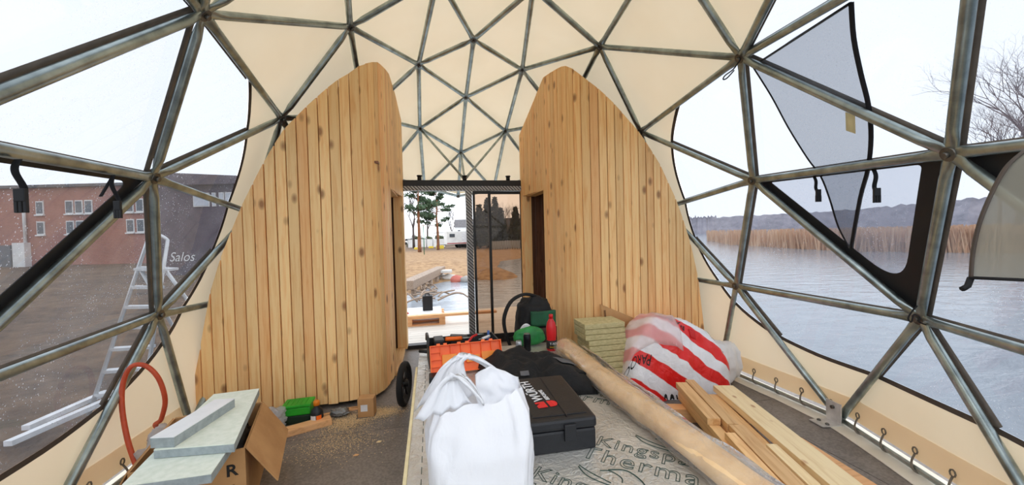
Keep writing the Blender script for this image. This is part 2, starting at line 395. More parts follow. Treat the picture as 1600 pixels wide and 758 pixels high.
for f in FACES:
    P3 = [SK[k] for k in f]; key = tuple(sorted(k.rstrip("'") for k in f)) if not set(f) & set('GPSVf') else tuple(sorted(f))
    side = 1 if sum(p.x for p in P3) > 0 else -1
    nn = (P3[1]-P3[0]).cross(P3[2]-P3[0])
    if nn.dot(outward(sum(P3, Vector())/3)) > 0: P3 = [P3[0], P3[2], P3[1]]        # faces look inwards
    if key in CLEAR: clear[side].add(P3, [(0, 1, 2)]); continue
    if key not in MIXED: cream.add(P3, [(0, 1, 2)]); continue
    n_ = 14
    def pt(i, j): return P3[0]+(P3[1]-P3[0])*(i/n_)+(P3[2]-P3[0])*(j/n_)
    for i in range(n_):
        for j in range(n_-i):
            ts = [(pt(i, j), pt(i+1, j), pt(i, j+1))]
            if i+j < n_-1: ts.append((pt(i+1, j), pt(i+1, j+1), pt(i, j+1)))
            for t in ts:
                tri = [(p, wdist(p.y, p.z)) for p in t]
                bl, ab = split(tri, -TW)
                for q in (fan(bl) if len(bl) >= 3 else []): clear[side].add([x[0] for x in q], [(0, 1, 2)])
                for q in (fan(ab) if len(ab) >= 3 else []):
                    b2, a2 = split(q, TW)
                    for r_ in (fan(b2) if len(b2) >= 3 else []): trim[side].add([x[0]-outward(x[0])*0.004 for x in r_], [(0, 1, 2)])
                    for r_ in (fan(a2) if len(a2) >= 3 else []): cream.add([x[0] for x in r_], [(0, 1, 2)])
def weld(mb):
    bm = bmesh.new(); vs = [bm.verts.new(p) for p in mb.v]
    for f in mb.f:
        try: bm.faces.new([vs[i] for i in f])
        except ValueError: pass
    bmesh.ops.remove_doubles(bm, verts=bm.verts[:], dist=0.0008); bm.verts.index_update()
    mb.v = [tuple(q.co) for q in bm.verts]; mb.f = [tuple(q.index for q in f.verts) for f in bm.faces]; mb.sm = [False]*len(mb.f); bm.free(); return mb
ceiling = struct(weld(cream).build('ceiling', 'cream_tarp'), 'cream tarpaulin skin of the dome stretched over the tube frame')
wins = {}
for side, k in ((-1, 'window_1'), (1, 'window_2')):
    o = struct(weld(clear[side]).build(k, 'clear_film'), 'large clear foil window in the %s flank of the dome' % ('left' if side < 0 else 'right'))
    weld(trim[side]).build('edge_trim', 'trim_brown', o); wins[side] = o
# doubled hem of the tarpaulin above the floor
m, nt, n, l = newmat('cream_double'); out = n['Material Output']; n.remove(n['Principled BSDF'])
d = n.new('ShaderNodeBsdfDiffuse'); t = n.new('ShaderNodeBsdfTranslucent'); mx = n.new('ShaderNodeMixShader'); mx.inputs[0].default_value = 0.5
c = ramp(nt, noise_fac(nt, coords(nt), 2.0, 3), [(0.3, (246, 230, 204)), (0.7, (250, 236, 212))]); l.new(c, d.inputs[0]); l.new(c, t.inputs[0]); l.new(d.outputs[0], mx.inputs[1]); l.new(t.outputs[0], mx.inputs[2]); l.new(mx.outputs[0], out.inputs[0])
for sfx in ('', "'"):
    mb = MB(); h_ = 0.21
    def upto(a, b_): p, q = SK[a+sfx], SK[b_+sfx]; return p.lerp(q, (h_-p.z)/(q.z-p.z))
    seq = [('c', 'r', 'r'), ('C', 'r', 'T'), (None, 'T', None), ('O', 'T', 't'), (None, 't', None), ('R', 't', 'u')]
    quads = [(SK['r'+sfx], SK['T'+sfx], upto('T', 'C'), upto('r', 'C')), (SK['T'+sfx], upto('T', 'O'), upto('T', 'C')), (SK['T'+sfx], SK['t'+sfx], upto('t', 'O'), upto('T', 'O')), (SK['t'+sfx], upto('t', 'R'), upto('t', 'O')), (SK['t'+sfx], SK['u'+sfx], upto('u', 'R'), upto('t', 'R'))]
    for q in quads:
        q = [p-outward(p)*0.006 for p in q]; mb.add(q, [tuple(range(len(q)))])
    struct(weld(mb).build('wall_hem_left' if sfx == '' else 'wall_hem_right', 'cream_double'))
# skirt on the floor, base rail and elastic lacing
for side, k in ((-1, "wall_skirt_left"), (1, "wall_skirt_right")):
    keys = ['u', 't', 'T', 'r'] if side < 0 else ["u'", "t'", "T'", "r'"]
    inner = []; outer = []
    for q in keys:
        nr = Vector((NRM[q].x, NRM[q].y, 0)).normalized(); outer.append(ND[q]+nr*0.10); inner.append(ND[q]-nr*0.115)
    sk = MB()
    for i in range(3):
        for j in range(8):
            t0, t1 = j/8, (j+1)/8; a0, a1 = inner[i].lerp(inner[i+1], t0), inner[i].lerp(inner[i+1], t1); b0, b1 = outer[i].lerp(outer[i+1], t0), outer[i].lerp(outer[i+1], t1)
            wob = lambda p: Vector((p.x+0.018*noise.noise(p*3.1), p.y+0.018*noise.noise(p*2.7+Vector((5, 0, 0))), 0))
            a0, a1, b0, b1 = wob(a0), wob(a1), Vector((b0.x, b0.y, 0)), Vector((b1.x, b1.y, 0))
            sk.add([p+Vector((0, 0, z)) for z in (0.002, 0.006) for p in (a0, a1, b1, b0)], [(3, 2, 1, 0), (4, 5, 6, 7), (0, 1, 5, 4), (1, 2, 6, 5), (2, 3, 7, 6), (3, 0, 4, 7)])
    struct(sk.build(k, 'white_skirt'))

# seam tapes welded on the clear foil behind the tubes
mat('seam_tape', (118, 110, 102), (96, 90, 84), 10, 0.6)
SEAMS = both("A-B A-N B-N B-O N-O A-W N-W C-O B-C D-B d-B d-C O-T C-T A-X A-D N-R N-M O-R O-t W-M".split())
for ka, kb in SEAMS:
    sd_ = 1 if SK[ka].x > 0 else -1; mb = MB(); n_ = 48; tg = (SK[kb]-SK[ka]).normalized()
    half = 0.05/2
    for i in range(n_):
        p, q = SK[ka].lerp(SK[kb], i/n_), SK[ka].lerp(SK[kb], (i+1)/n_)
        key_ = {ka.rstrip("'"), kb.rstrip("'")}
        if key_ not in ({'A', 'X'}, {'A', 'W'}, {'W', 'N'}, {'W', 'M'}) and max(wdist(p.y, p.z), wdist(q.y, q.z)) > -0.005: continue
        nr0, nr1 = NRM[ka].lerp(NRM[kb], i/n_).normalized(), NRM[ka].lerp(NRM[kb], (i+1)/n_).normalized(); w0, w1 = tg.cross(nr0).normalized()*half, tg.cross(nr1).normalized()*half
        p, q = p-nr0*0.003, q-nr1*0.003
        mb.add([p-w0, q-w1, q+w1, p+w0], [(0, 1, 2, 3)])
    if mb.f: weld(mb).shell(0.0015).build('seam_tape', 'seam_tape', wins[sd_])
# ---- tube frame: every tube with its pressed flat ends, every joint a bolt with washers
fr = thing('dome_frame', 'galvanised steel tube frame of the geodesic dome', 'frame', (0, 3, 0))
def strut_mesh(a, b_, na, nb_, r=0.026):
    d = b_-a; L = d.length; t = d.normalized(); nm = (na+nb_); nm = (nm-t*nm.dot(t)).normalized(); sd = t.cross(nm)
    mb = MB(); vs = []; N_ = 10
    st = [(0.012, 0.34, 1.25), (0.06, 0.34, 1.25), (0.10, 0.75, 1.08), (0.135, 1, 1), (L-0.135, 1, 1), (L-0.10, 0.75, 1.08), (L-0.06, 0.34, 1.25), (L-0.012, 0.34, 1.25)]
    for s_, h, w_ in st:
        for j in range(N_):
            an = 2*math.pi*j/N_; vs.append(a+t*s_+nm*(math.cos(an)*r*h)+sd*(math.sin(an)*r*w_))
    fs = [(i*N_+j, i*N_+(j+1) % N_, (i+1)*N_+(j+1) % N_, (i+1)*N_+j) for i in range(len(st)-1) for j in range(N_)]
    mb.add(vs, fs, True); k = (len(st)-1)*N_
    mb.add([vs[j] for j in range(N_)], [tuple(range(N_))[::-1]]); mb.add([vs[k+j] for j in range(N_)], [tuple(range(N_))])
    return mb
used = set()
for p_, q_ in STRUTS:
    used |= {p_, q_}
    base = ND[p_].z < 0.1 and ND[q_].z < 0.1
    strut_mesh(ND[p_], ND[q_], NRM[p_], NRM[q_], 0.017 if base else 0.026).build('tube', 'galvanised', fr)
for k in sorted(used):
    mb = MB(); p, nr = ND[k], NRM[k]
    mb.cyl(p-nr*0.016, p+nr*0.016, 0.036, 12); mb.cyl(p-nr*0.034, p-nr*0.014, 0.016, 6); mb.build('joint_bolt', 'hub_steel', fr)
# tie tubes down to the door beam
BEAM = Vector((-0.05, 5.30, 2.27))
for k in ('Q', "Q'", 'S'):
    strut_mesh(ND[k], BEAM, NRM[k], Vector((0, -1, 0.3)), 0.017).build('tie_tube', 'galvanised', fr)

# ---- the two larch walls: one object for each board
LP = [(-2.52, 3.64), (-2.0, 3.63), (-1.5, 3.62), (-1.25, 3.625), (-1.08, 3.70), (-0.985, 3.88), (-0.945, 4.15), (-0.925, 4.45), (-0.90, 4.9), (-0.865, 5.3)]
RP = [(2.38, 3.64), (2.0, 3.63), (1.5, 3.61), (1.17, 3.61), (1.0, 3.68), (0.89, 3.85), (0.84, 4.1), (0.81, 4.4), (0.77, 4.9), (0.73, 5.3)]
TOPL = [(0.92, 3.11), (1.11, 3.03), (1.33, 2.86), (1.54, 2.66), (1.75, 2.43), (1.92, 2.13), (2.09, 1.78), (2.25, 1.38), (2.38, 0.96), (2.46, 0.45), (2.5, 0.22)]
TOPR = [(0.74, 3.18), (0.89, 3.15), (1.04, 3.05), (1.34, 2.79), (1.63, 2.50), (1.84, 2.21), (2.03, 1.84), (2.14, 1.56), (2.25, 1.22), (2.30, 0.94), (2.35, 0.48), (2.38, 0.25)]
INL = [(3.7, 3.10), (3.9, 3.19), (4.43, 3.30), (4.9, 3.24), (5.3, 3.04)]
INR = [(3.66, 3.14), (3.85, 3.26), (4.35, 3.33), (4.9, 3.08), (5.3, 2.89)]
def wall(name, path, top_front, top_in, side, door):
    pts = smooth_path([Vector((a, b_, 0)) for a, b_ in path], 10)
    cum = [0]
    for a, b_ in zip(pts, pts[1:]): cum.append(cum[-1]+(b_-a).length)
    def at(s_):
        for i in range(len(cum)-1):
            if s_ <= cum[i+1] or i == len(cum)-2:
                t = (s_-cum[i])/(cum[i+1]-cum[i]); return pts[i].lerp(pts[i+1], t)
    def top(p):
        zf = interp(abs(p.x), top_front); zi = interp(p.y, top_in)
        t = max(0, min(1, (p.y-3.64)/0.12)); return zf*(1-t)+zi*t
    L = cum[-1]; W_ = 0.0885; n_ = round(L/W_); W_ = L/n_
    bk = MB(); root = None
    samp = [at(L*i/60) for i in range(61)]
    lo = []; hi = []
    for i, p in enumerate(samp):
        t = (samp[min(i+1, 60)]-samp[max(i-1, 0)]).normalized(); nr = Vector((-t.y, t.x, 0))*(1 if side > 0 else -1)
        if nr.dot(Vector((0, -1, 0))+Vector((-side, 0, 0))*1.0) > 0: nr.negate()      # nr points into the cabin
        q = p+nr*0.036; lo.append(q); hi.append(max(top(p)-0.05, 0.2))
        inside = door[0] < p.y < door[1] and p.y > 3.9
        lo[-1].z = door[2]+0.02 if inside else 0.06
    for i in range(60):
        a, b_ = lo[i], lo[i+1]; z0 = max(a.z, b_.z)
        if hi[i] <= z0 or hi[i+1] <= z0: continue
        t = (b_-a).normalized(); nr = Vector((-t.y, t.x, 0))*0.02
        ca, cb = Vector((a.x, a.y, z0)), Vector((b_.x, b_.y, z0))
        bk.add([ca, cb, Vector((b_.x, b_.y, hi[i+1])), Vector((a.x, a.y, hi[i]))]+[ca+nr, cb+nr, Vector((b_.x, b_.y, hi[i+1]))+nr, Vector((a.x, a.y, hi[i]))+nr],
               [(0, 1, 2, 3), (7, 6, 5, 4), (0, 4, 5, 1), (1, 5, 6, 2), (2, 6, 7, 3), (3, 7, 4, 0)])
    root = struct(bk.build(name, 'dark_backing'), 'wall of upright larch boards rising to a rounded peak, with a doorway towards the %s' % ('left' if side < 0 else 'right'))
    rnd = random.Random(3 if side < 0 else 5)
    for i in range(n_):
        g = 0.0028+rnd.random()*0.0022; a = at(i*W_+g); b_ = at((i+1)*W_-g); t = (b_-a).normalized()
        nr = Vector((-t.y, t.x, 0))
        mid = (a+b_)/2; ctr = Vector((side*1.9, 4.6, 0))
        if nr.dot(ctr-mid) < 0: nr.negate()
        th = 0.024+rnd.random()*0.004; zt0, zt1 = top(a)-0.002*rnd.random(), top(b_)-0.002*rnd.random()
        z0 = 0.035+rnd.random()*0.02
        if door[0] < mid.y < door[1] and mid.y > 3.9: z0 = door[2]
        if max(zt0, zt1) < z0+0.1: continue
        mb = MB(); e = 0.0025
        prof = [(a+t*e, 0), (b_-t*e, 0), (b_, e), (b_, th), (a, th), (a, e)]
        vs = []
        for zz in (0, 1):
            for p, dd in prof:
                q = p+nr*dd; s_ = (p-a).dot(t)/max((b_-a).length, 1e-6); z = z0 if zz == 0 else zt0+(zt1-zt0)*s_; vs.append(Vector((q.x, q.y, z)))
        k = len(prof); mb.add(vs, [tuple(range(k))[::-1], tuple(range(k, 2*k))]+[(j, (j+1) % k, k+(j+1) % k, k+j) for j in range(k)])
        mb.build('board', 'larch', root)
    # lining of the doorway and the shade-coloured boards of the little room behind it
    for y_ in (door[0], door[1]):
        p = min(pts, key=lambda q: abs(q.y-y_) + (0 if q.y > 3.9 else 9)); x0 = p.x
        mb = MB(); xs_ = sorted((x0, x0+side*0.12)); mb.box((xs_[0], y_-0.012, 0.03), (xs_[1], y_+0.012, door[2]+0.01)); mb.build('jamb', 'larch', root)
    pm = min(pts, key=lambda q: abs(q.y-sum(door[:2])/2)); xs_ = sorted((pm.x+side*0.02, pm.x+side*0.14))
    mb = MB(); mb.box((xs_[0], door[0]+0.013, door[2]-0.012), (xs_[1], door[1]-0.013, door[2]+0.012)); mb.build('head_lining', 'larch', root)
    mb = MB(); xs_ = sorted((pm.x-side*0.01, pm.x+side*0.10)); mb.box((xs_[0], door[0]+0.013, 0.0), (xs_[1], door[1]-0.013, 0.05)); mb.build('sill', 'pine_y', root)
    ys_ = 3.78; i = 0
    while ys_ < 5.35:
        mb = MB(); x = side*1.62; xs_ = sorted((x, x+side*0.02)); mb.box((xs_[0], ys_+0.002, 0.0), (xs_[1], ys_+0.093, 2.2)); mb.build('inner_board', 'larch_shaded', root); ys_ += 0.096
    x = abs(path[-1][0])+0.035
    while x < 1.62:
        mb = MB(); xs_ = sorted((side*x, side*(x+0.093))); mb.box((xs_[0], 5.33, 0.0), (xs_[1], 5.35, 2.2)); mb.build('inner_board', 'larch_shaded', root); x += 0.096
    xs_ = sorted((side*0.99, side*1.66)); mb = MB(); mb.box((xs_[0], 3.78, 2.2), (xs_[1], 5.35, 2.22)); mb.build('inner_ceiling', 'larch_shaded', root)
    xs_ = sorted((side*1.04, side*1.66)); mb = MB(); mb.box((xs_[0], 3.92, 0.0), (xs_[1], 3.94, 2.2)); mb.build('inner_end', 'larch_shaded', root)
    return root
wall('wall_left', LP, TOPL, INL, -1, (4.28, 5.2, 2.03))
wall('wall_right', RP, TOPR, INR, 1, (4.42, 5.2, 2.03))

# ---- glazed end: black beam, chequer-plate surround, open leaf and bronze sliding panes
m, nt, n, l = newmat('chequer_plate'); b = n['Principled BSDF']
v = coords(nt, False, (1, 1, 1)); wv = n.new('ShaderNodeTexWave'); wv.wave_type = 'BANDS'; wv.bands_direction = 'DIAGONAL'; wv.inputs['Scale'].default_value = 14; wv.inputs['Distortion'].default_value = 1.5
l.new(v, wv.inputs['Vector'])
l.new(ramp(nt, wv.outputs['Fac'], [(0.3, (96, 100, 104)), (0.7, (186, 190, 194))]), b.inputs['Base Color']); b.inputs['Metallic'].default_value = 0.6; b.inputs['Roughness'].default_value = 0.4
l.new(bump(nt, wv.outputs['Fac'], 0.6, 0.01), b.inputs['Normal'])
DV = 5.31
dm = MB(); dm.box((-0.89, DV-0.05, 2.175), (0.76, DV+0.05, 2.255)); door = struct(dm.build('door_1', 'black_steel'), 'black beam over the glazed end of the dome')
mb = MB(); mb.box((-0.89, DV-0.055, 2.115), (0.76, DV+0.045, 2.174)); mb.build('head_plate', 'chequer_plate', door)
mb = MB(); mb.box((-0.045, DV-0.055, 0.05), (0.04, DV+0.045, 2.115)); mb.build('post', 'chequer_plate', door)
mb = MB(); mb.box((-0.89, DV-0.06, 0.0), (0.76, DV+0.06, 0.05)); mb.build('threshold', 'black_steel', door)
for u in (-0.655, -0.05, 0.56):
    mb = MB(); mb.cyl((u, DV, 2.255), (u, DV, 2.31), 0.028, 12); mb.cyl((u, DV, 2.31), (u, DV, 2.325), 0.036, 12); mb.build('bracket', 'black_steel', door)
for u0, u1, dy in ((0.05, 0.30, -0.02), (0.27, 0.76, 0.02)):
    lf = MB()
    lf.box((u0, DV+dy-0.015, 0.05), (u0+0.032, DV+dy+0.015, 2.11)); lf.box((u1-0.032, DV+dy-0.015, 0.05), (u1, DV+dy+0.015, 2.11))
    lf.box((u0+0.032, DV+dy-0.015, 0.05), (u1-0.032, DV+dy+0.015, 0.10)); lf.box((u0+0.032, DV+dy-0.015, 2.07), (u1-0.032, DV+dy+0.015, 2.11))
    lo_ = lf.build('sliding_leaf', 'black_steel', door)
    mb = MB(); mb.box((u0+0.03, DV+dy-0.003, 0.095), (u1-0.03, DV+dy+0.003, 2.075)); mb.build('pane', 'bronze_glass', lo_)

# ================================================================== OUTSIDE
WZ = -0.55
m, nt, n, l = newmat('lake_water'); b = n['Principled BSDF']
b.inputs['Base Color'].default_value = (*lin((150, 160, 170)), 1); b.inputs['Roughness'].default_value = 0.10; b.inputs['IOR'].default_value = 1.33
v = coords(nt, False, (0.5, 1.0, 1)); h1 = noise_fac(nt, v, 2.2, 5, 0.6, 0.4)
l.new(bump(nt, h1, 0.42, 0.08), b.inputs['Normal'])
mb = MB()
R_ = [0, 4, 10, 25, 60, 160, 500, 1600]
for i in range(len(R_)-1):
    for j in range(32):
        a0, a1 = 2*math.pi*j/32, 2*math.pi*(j+1)/32
        P_ = lambda r, a: Vector((r*math.cos(a), 3+r*math.sin(a), WZ))
        mb.add([P_(R_[i], a0), P_(R_[i+1], a0), P_(R_[i+1], a1), P_(R_[i], a1)], [(0, 1, 2, 3)])
struct(weld(mb).build('lake', 'lake_water'), 'grey rippled lake around the platform')

m, nt, n, l = newmat('earth'); b = n['Principled BSDF']
v = coords(nt, False); f1 = noise_fac(nt, v, 0.33, 7, 0.65); f2 = noise_fac(nt, v, 2.6, 6, 0.65, 0.3)
mud = ramp(nt, f1, [(0.34, (52, 38, 28)), (0.5, (92, 70, 52)), (0.62, (118, 94, 68)), (0.75, (92, 86, 52))])
mud = mixc(nt, 0.45, mud, ramp(nt, f2, [(0.35, (48, 36, 28)), (0.65, (140, 114, 90))]))
sand = ramp(nt, f2, [(0.3, (112, 80, 50)), (0.6, (168, 136, 98))])
sx = n.new('ShaderNodeSeparateXYZ'); l.new(coords(nt, False), sx.inputs[0])
mr = n.new('ShaderNodeMapRange'); l.new(sx.outputs['X'], mr.inputs[0]); mr.inputs[1].default_value = -9; mr.inputs[2].default_value = -4
mr2 = n.new('ShaderNodeMapRange'); l.new(sx.outputs['Y'], mr2.inputs[0]); mr2.inputs[1].default_value = 9; mr2.inputs[2].default_value = 13
mr3 = n.new('ShaderNodeMapRange'); l.new(sx.outputs['Y'], mr3.inputs[0]); mr3.inputs[1].default_value = 56; mr3.inputs[2].default_value = 46
m1 = n.new('ShaderNodeMath'); m1.operation = 'MULTIPLY'; l.new(mr.outputs[0], m1.inputs[0]); l.new(mr2.outputs[0], m1.inputs[1])
m2 = n.new('ShaderNodeMath'); m2.operation = 'MULTIPLY'; l.new(m1.outputs[0], m2.inputs[0]); l.new(mr3.outputs[0], m2.inputs[1])
l.new(mixc(nt, m2.outputs[0], mud, sand), b.inputs['Base Color']); b.inputs['Roughness'].default_value = 0.9
l.new(bump(nt, f2, 0.6, 0.12), b.inputs['Normal'])
SHORE = [(-3.4, -70), (-3.4, 2), (-3.3, 6.2), (-2.3, 9.0), (-1.1, 12.0), (0.2, 16), (1.5, 18.6), (2.3, 16.6), (3.3, 17.5), (4.0, 24), (5.5, 29), (10, 33), (14, 60), (20, 160)]
def land_d(x, y):
    best = 1e9; ins = False; poly = SHORE+[(-500, 160), (-500, -70)]
    for (x0, y0), (x1, y1) in zip(poly, poly[1:]+poly[:1]):
        if (y0 > y) != (y1 > y) and x < (x1-x0)*(y-y0)/(y1-y0)+x0: ins = not ins
    sg = 1 if ins else -1
    for (x0, y0), (x1, y1) in zip(SHORE, SHORE[1:]):
        dx, dy = x1-x0, y1-y0; t = max(0, min(1, ((x-x0)*dx+(y-y0)*dy)/(dx*dx+dy*dy))); d2 = (x-x0-t*dx)**2+(y-y0-t*dy)**2
        if d2 < best: best = d2
    return sg*math.sqrt(best)
def land_z(x, y):
    d = land_d(x, y)
    z = WZ-0.25+0.35*max(0, min(1, (d+0.6)/2.2))**0.8+0.14*max(0, min(1, (d-2)/14)) if d > -0.6 else WZ-0.5
    z += 0.10*noise.noise(Vector((x*0.35, y*0.35, 3)))*min(1, max(0, d)/3)
    z += 0.55*math.exp(-((x-2.4)**2+(y-18.6)**2)/1.6)                       # heap of gravel by the water
    z += 0.35*math.exp(-((x+0.3)**2/9+(y-26)**2/10))
    return z
def spaced(a, b_, first, grow):
    out = [0]; s_ = first
    while out[-1] < max(abs(a), abs(b_)): out.append(out[-1]+s_); s_ *= grow
    return [-q for q in out[:0:-1] if -q > a-s_]+[q for q in out if q < b_+s_]
gx = [-1.5+q for q in spaced(-110, 130, 0.5, 1.055)]; gy = [10+q for q in spaced(-75, 150, 0.5, 1.055)]
mb = MB(); idx = {}
for j, y in enumerate(gy):
    for i, x in enumerate(gx): mb.v.append((x, y, land_z(x, y)))
nx = len(gx)
for j in range(len(gy)-1):
    for i in range(nx-1):
        q = (j*nx+i, j*nx+i+1, (j+1)*nx+i+1, (j+1)*nx+i)
        if max(mb.v[k][2] for k in q) > WZ-0.3: mb.f.append(q); mb.sm.append(True)
struct(mb.build('ground', 'earth'), 'muddy and sandy shore ground')
def gz(p): return land_z(p[0], p[1])

# far wooded ridge beyond the lake, distance haze put into its colour
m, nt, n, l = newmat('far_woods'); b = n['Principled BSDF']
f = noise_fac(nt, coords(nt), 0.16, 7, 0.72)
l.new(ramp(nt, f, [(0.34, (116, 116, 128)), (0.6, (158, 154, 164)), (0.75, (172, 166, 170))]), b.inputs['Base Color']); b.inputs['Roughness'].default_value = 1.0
def ridge(name, a0, a1, dist, h0, h1, label):
    mb = MB(); n_ = 260; top = []; bot = []; back = []
    for i in range(n_+1):
        t = i/n_; a = math.radians(a0+(a1-a0)*t); d = Vector((math.sin(a), math.cos(a), 0))
        h = (h0+(h1-h0)*min(1, t*2.2))*(0.93+0.12*noise.noise(Vector((t*9, 1, 0))))+1.3*noise.noise(Vector((t*150, 2, 0)))+0.8*noise.noise(Vector((t*420, 5, 0)))
        bot.append(d*dist+Vector((0, 0, WZ))); top.append(d*(dist+14)+Vector((0, 0, h))); back.append(d*(dist+60)+Vector((0, 0, WZ)))
    k = n_+1; mb.add(bot+top+back, [(i, i+1, k+i+1, k+i) for i in range(n_)]+[(k+i, k+i+1, 2*k+i+1, 2*k+i) for i in range(n_)], True)
    return struct(mb.build(name, 'far_woods'), label)
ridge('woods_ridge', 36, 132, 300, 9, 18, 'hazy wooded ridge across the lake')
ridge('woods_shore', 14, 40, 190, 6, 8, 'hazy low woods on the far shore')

# reed beds
m, nt, n, l = newmat('dry_reed'); b = n['Principled BSDF']
f = noise_fac(nt, coords(nt), 0.5, 4); l.new(ramp(nt, f, [(0.35, (196, 154, 122)), (0.65, (226, 188, 154))]), b.inputs['Base Color']); b.inputs['Roughness'].default_value = 0.9
mb = MB(); rr = random.Random(11)
for k in range(15000):
    x = rr.uniform(1105, 2300); t = (x-1105)/500
    near = interp(x, [(1105, 75), (1135, 56), (1220, 46), (1320, 40), (1450, 40), (2300, 40)])
    depth = interp(x, [(1105, 40), (1300, 22), (2300, 20)])
    p = far(x, near+depth*rr.random()**1.6, WZ); h = rr.uniform(1.2, 1.9); wd = rr.uniform(0.035, 0.09)
    a = rr.uniform(0, math.pi); dx, dy = math.cos(a)*wd, math.sin(a)*wd; lx, ly = rr.uniform(-0.25, 0.25), rr.uniform(-0.25, 0.25)
    mb.add([p+Vector((-dx, -dy, -0.05)), p+Vector((dx, dy, -0.05)), p+Vector((lx+dx*0.5, ly+dy*0.5, h)), p+Vector((lx-dx*0.5, ly-dy*0.5, h))], [(0, 1, 2, 3)])
o = tag(mb.build('reed_bed', 'dry_reed'), 'bed of dry brown reeds standing in the lake', 'reeds'); o['kind'] = 'stuff'

# trees
mat('bark_pine', (150, 98, 66), (104, 72, 54), 3, 0.9, bmp=0.4); mat('bark_grey', (92, 80, 76), (64, 56, 54), 3, 0.9)
mat('bark_purple', (122, 104, 112), (98, 84, 92), 3, 0.9); mat('needles', (84, 108, 76), (44, 64, 46), 1.2, 0.8); mat('needles_dark', (52, 60, 44), (30, 36, 28), 1.2, 0.8); mat('shrub', (96, 104, 72), (58, 66, 46), 1.2, 0.9)
def leaves(mb, c, rad, n_, size, rr, flatten=0.6):
    for _ in range(n_):
        while True:
            p = Vector((rr.uniform(-1, 1), rr.uniform(-1, 1), rr.uniform(-1, 1)))
            if p.length <= 1: break
        p = Vector((p.x*rad, p.y*rad, p.z*rad*flatten))+c
        a = Vector((rr.gauss(0, 1), rr.gauss(0, 1), rr.gauss(0, 1))).normalized(); b_ = a.orthogonal().normalized(); s_ = size*rr.uniform(0.6, 1.3)
        mb.add([p-a*s_, p+b_*s_*0.5, p+a*s_, p-b_*s_*0.5], [(0, 1, 2, 3)])
def pine(name, loc, h, label, seed, clear=0.45, spread=0.26):
    rr = random.Random(seed); t = thing(name, label, 'tree', loc); base = Vector(loc); tp = []
    for i in range(9):
        q = i/8; tp.append(base+Vector((0.25*noise.noise(Vector((q*3, seed, 0)))*q*2, 0.25*noise.noise(Vector((q*3, seed, 9)))*q*2, h*q-0.2)))
    MB().tube(tp, [0.024*h*(1-0.85*i/8) for i in range(9)], 8).build('trunk', 'bark_pine', t)
    br = MB(); lv = MB()
    for k in range(20):
        q = clear+(1-clear)*(k+0.5)/20; i = q*8; p = tp[int(i)].lerp(tp[min(8, int(i)+1)], i-int(i)); a = rr.uniform(0, 6.28)
        L_ = h*spread*(1.15-0.75*(q-clear)/(1-clear))*rr.uniform(0.55, 1.1); e = p+Vector((math.cos(a)*L_, math.sin(a)*L_, L_*rr.uniform(0.05, 0.45)))
        br.tube([p, p.lerp(e, 0.5)+Vector((0, 0, -0.05*L_)), e], [0.05, 0.035, 0.015], 5)
        for w_ in (0.55, 0.8, 1.0): leaves(lv, p.lerp(e, w_)+Vector((0, 0, 0.12)), h*0.055*rr.uniform(0.7, 1.4), 55, 0.17, rr, 0.5)
    leaves(lv, tp[-1], h*0.08, 120, 0.17, rr)
    br.build('branches', 'bark_pine', t); lv.build('foliage', 'needles', t); return t
def spruce(name, loc, h, label, seed, m_='needles_dark', wide=0.2):
    rr = random.Random(seed); t = thing(name, label, 'tree', loc); base = Vector(loc)
    MB().tube([base+Vector((0, 0, -0.2)), base+Vector((0, 0, h*0.95))], [0.02*h, 0.02], 6).build('trunk', 'bark_grey', t)
    lv = MB()
    for k in range(26):
        q = 0.08+0.92*k/26; r = h*wide*(1-q)+0.15
        for j in range(7): a = rr.uniform(0, 6.28); leaves(lv, base+Vector((math.cos(a)*r*0.7, math.sin(a)*r*0.7, h*q)), r*0.5+0.1, 14, 0.24, rr, 0.35)
    lv.build('foliage', m_, t); return t
def bare(name, loc, h, label, seed, m_='bark_grey', r0=0.02, levels=6):
    rr = random.Random(seed); t = thing(name, label, 'tree', loc); base = Vector(loc); br = MB()
    def grow(p, d, L_, r, lev):
        e = p+d*L_; md = p.lerp(e, 0.5)+Vector((rr.uniform(-1, 1), rr.uniform(-1, 1), rr.uniform(-1, 1)))*L_*0.06
        br.tube([p, md, e], [r, r*0.8, r*0.6], 4 if lev > 1 else 6, cap=False)
        if lev >= levels: return
        for _ in range(2 if lev > 3 else 3):
            nd = (d+Vector((rr.uniform(-1, 1), rr.uniform(-1, 1), rr.uniform(-0.35, 0.8)))*0.75).normalized(); grow(e if rr.random() < 0.7 else p.lerp(e, 0.7), nd, L_*rr.uniform(0.6, 0.82), r*0.6, lev+1)
    tr = MB(); tr.tube([base+Vector((0, 0, -0.2)), base+Vector((0, 0, h*0.3))], [r0*h, r0*h*0.75], 8); tr.build('trunk', m_, t)
    for _ in range(3): grow(base+Vector((0, 0, h*0.28)), Vector((rr.uniform(-0.5, 0.5), rr.uniform(-0.5, 0.5), 1)).normalized(), h*0.2, r0*h*0.5, 1)
    br.build('branches', m_, t); return t
def shrub(name, loc, rx, h, label, seed, m_='shrub', group=None, cat='bush'):
    rr = random.Random(seed); mb = MB(); base = Vector(loc)
    t = thing(name, label, cat, loc, group)
    for k in range(26):
        a = rr.uniform(0, 6.28); q = rr.random(); leaves(mb, base+Vector((math.cos(a)*rx*0.7*q, math.sin(a)*rx*0.7*q, h*rr.uniform(0.15, 0.85))), 0.35*max(rx, h)*0.6, 42, 0.13*max(1, h*0.5), rr, 0.8)
    mb.build('foliage', m_, t); st = MB()
    for k in range(5): a = rr.uniform(0, 6.28); st.tube([base+Vector((0, 0, -0.2)), base+Vector((math.cos(a)*rx*0.4, math.sin(a)*rx*0.4, h*0.7))], [0.05, 0.02], 5)
    st.build('stems', 'bark_grey', t); return t
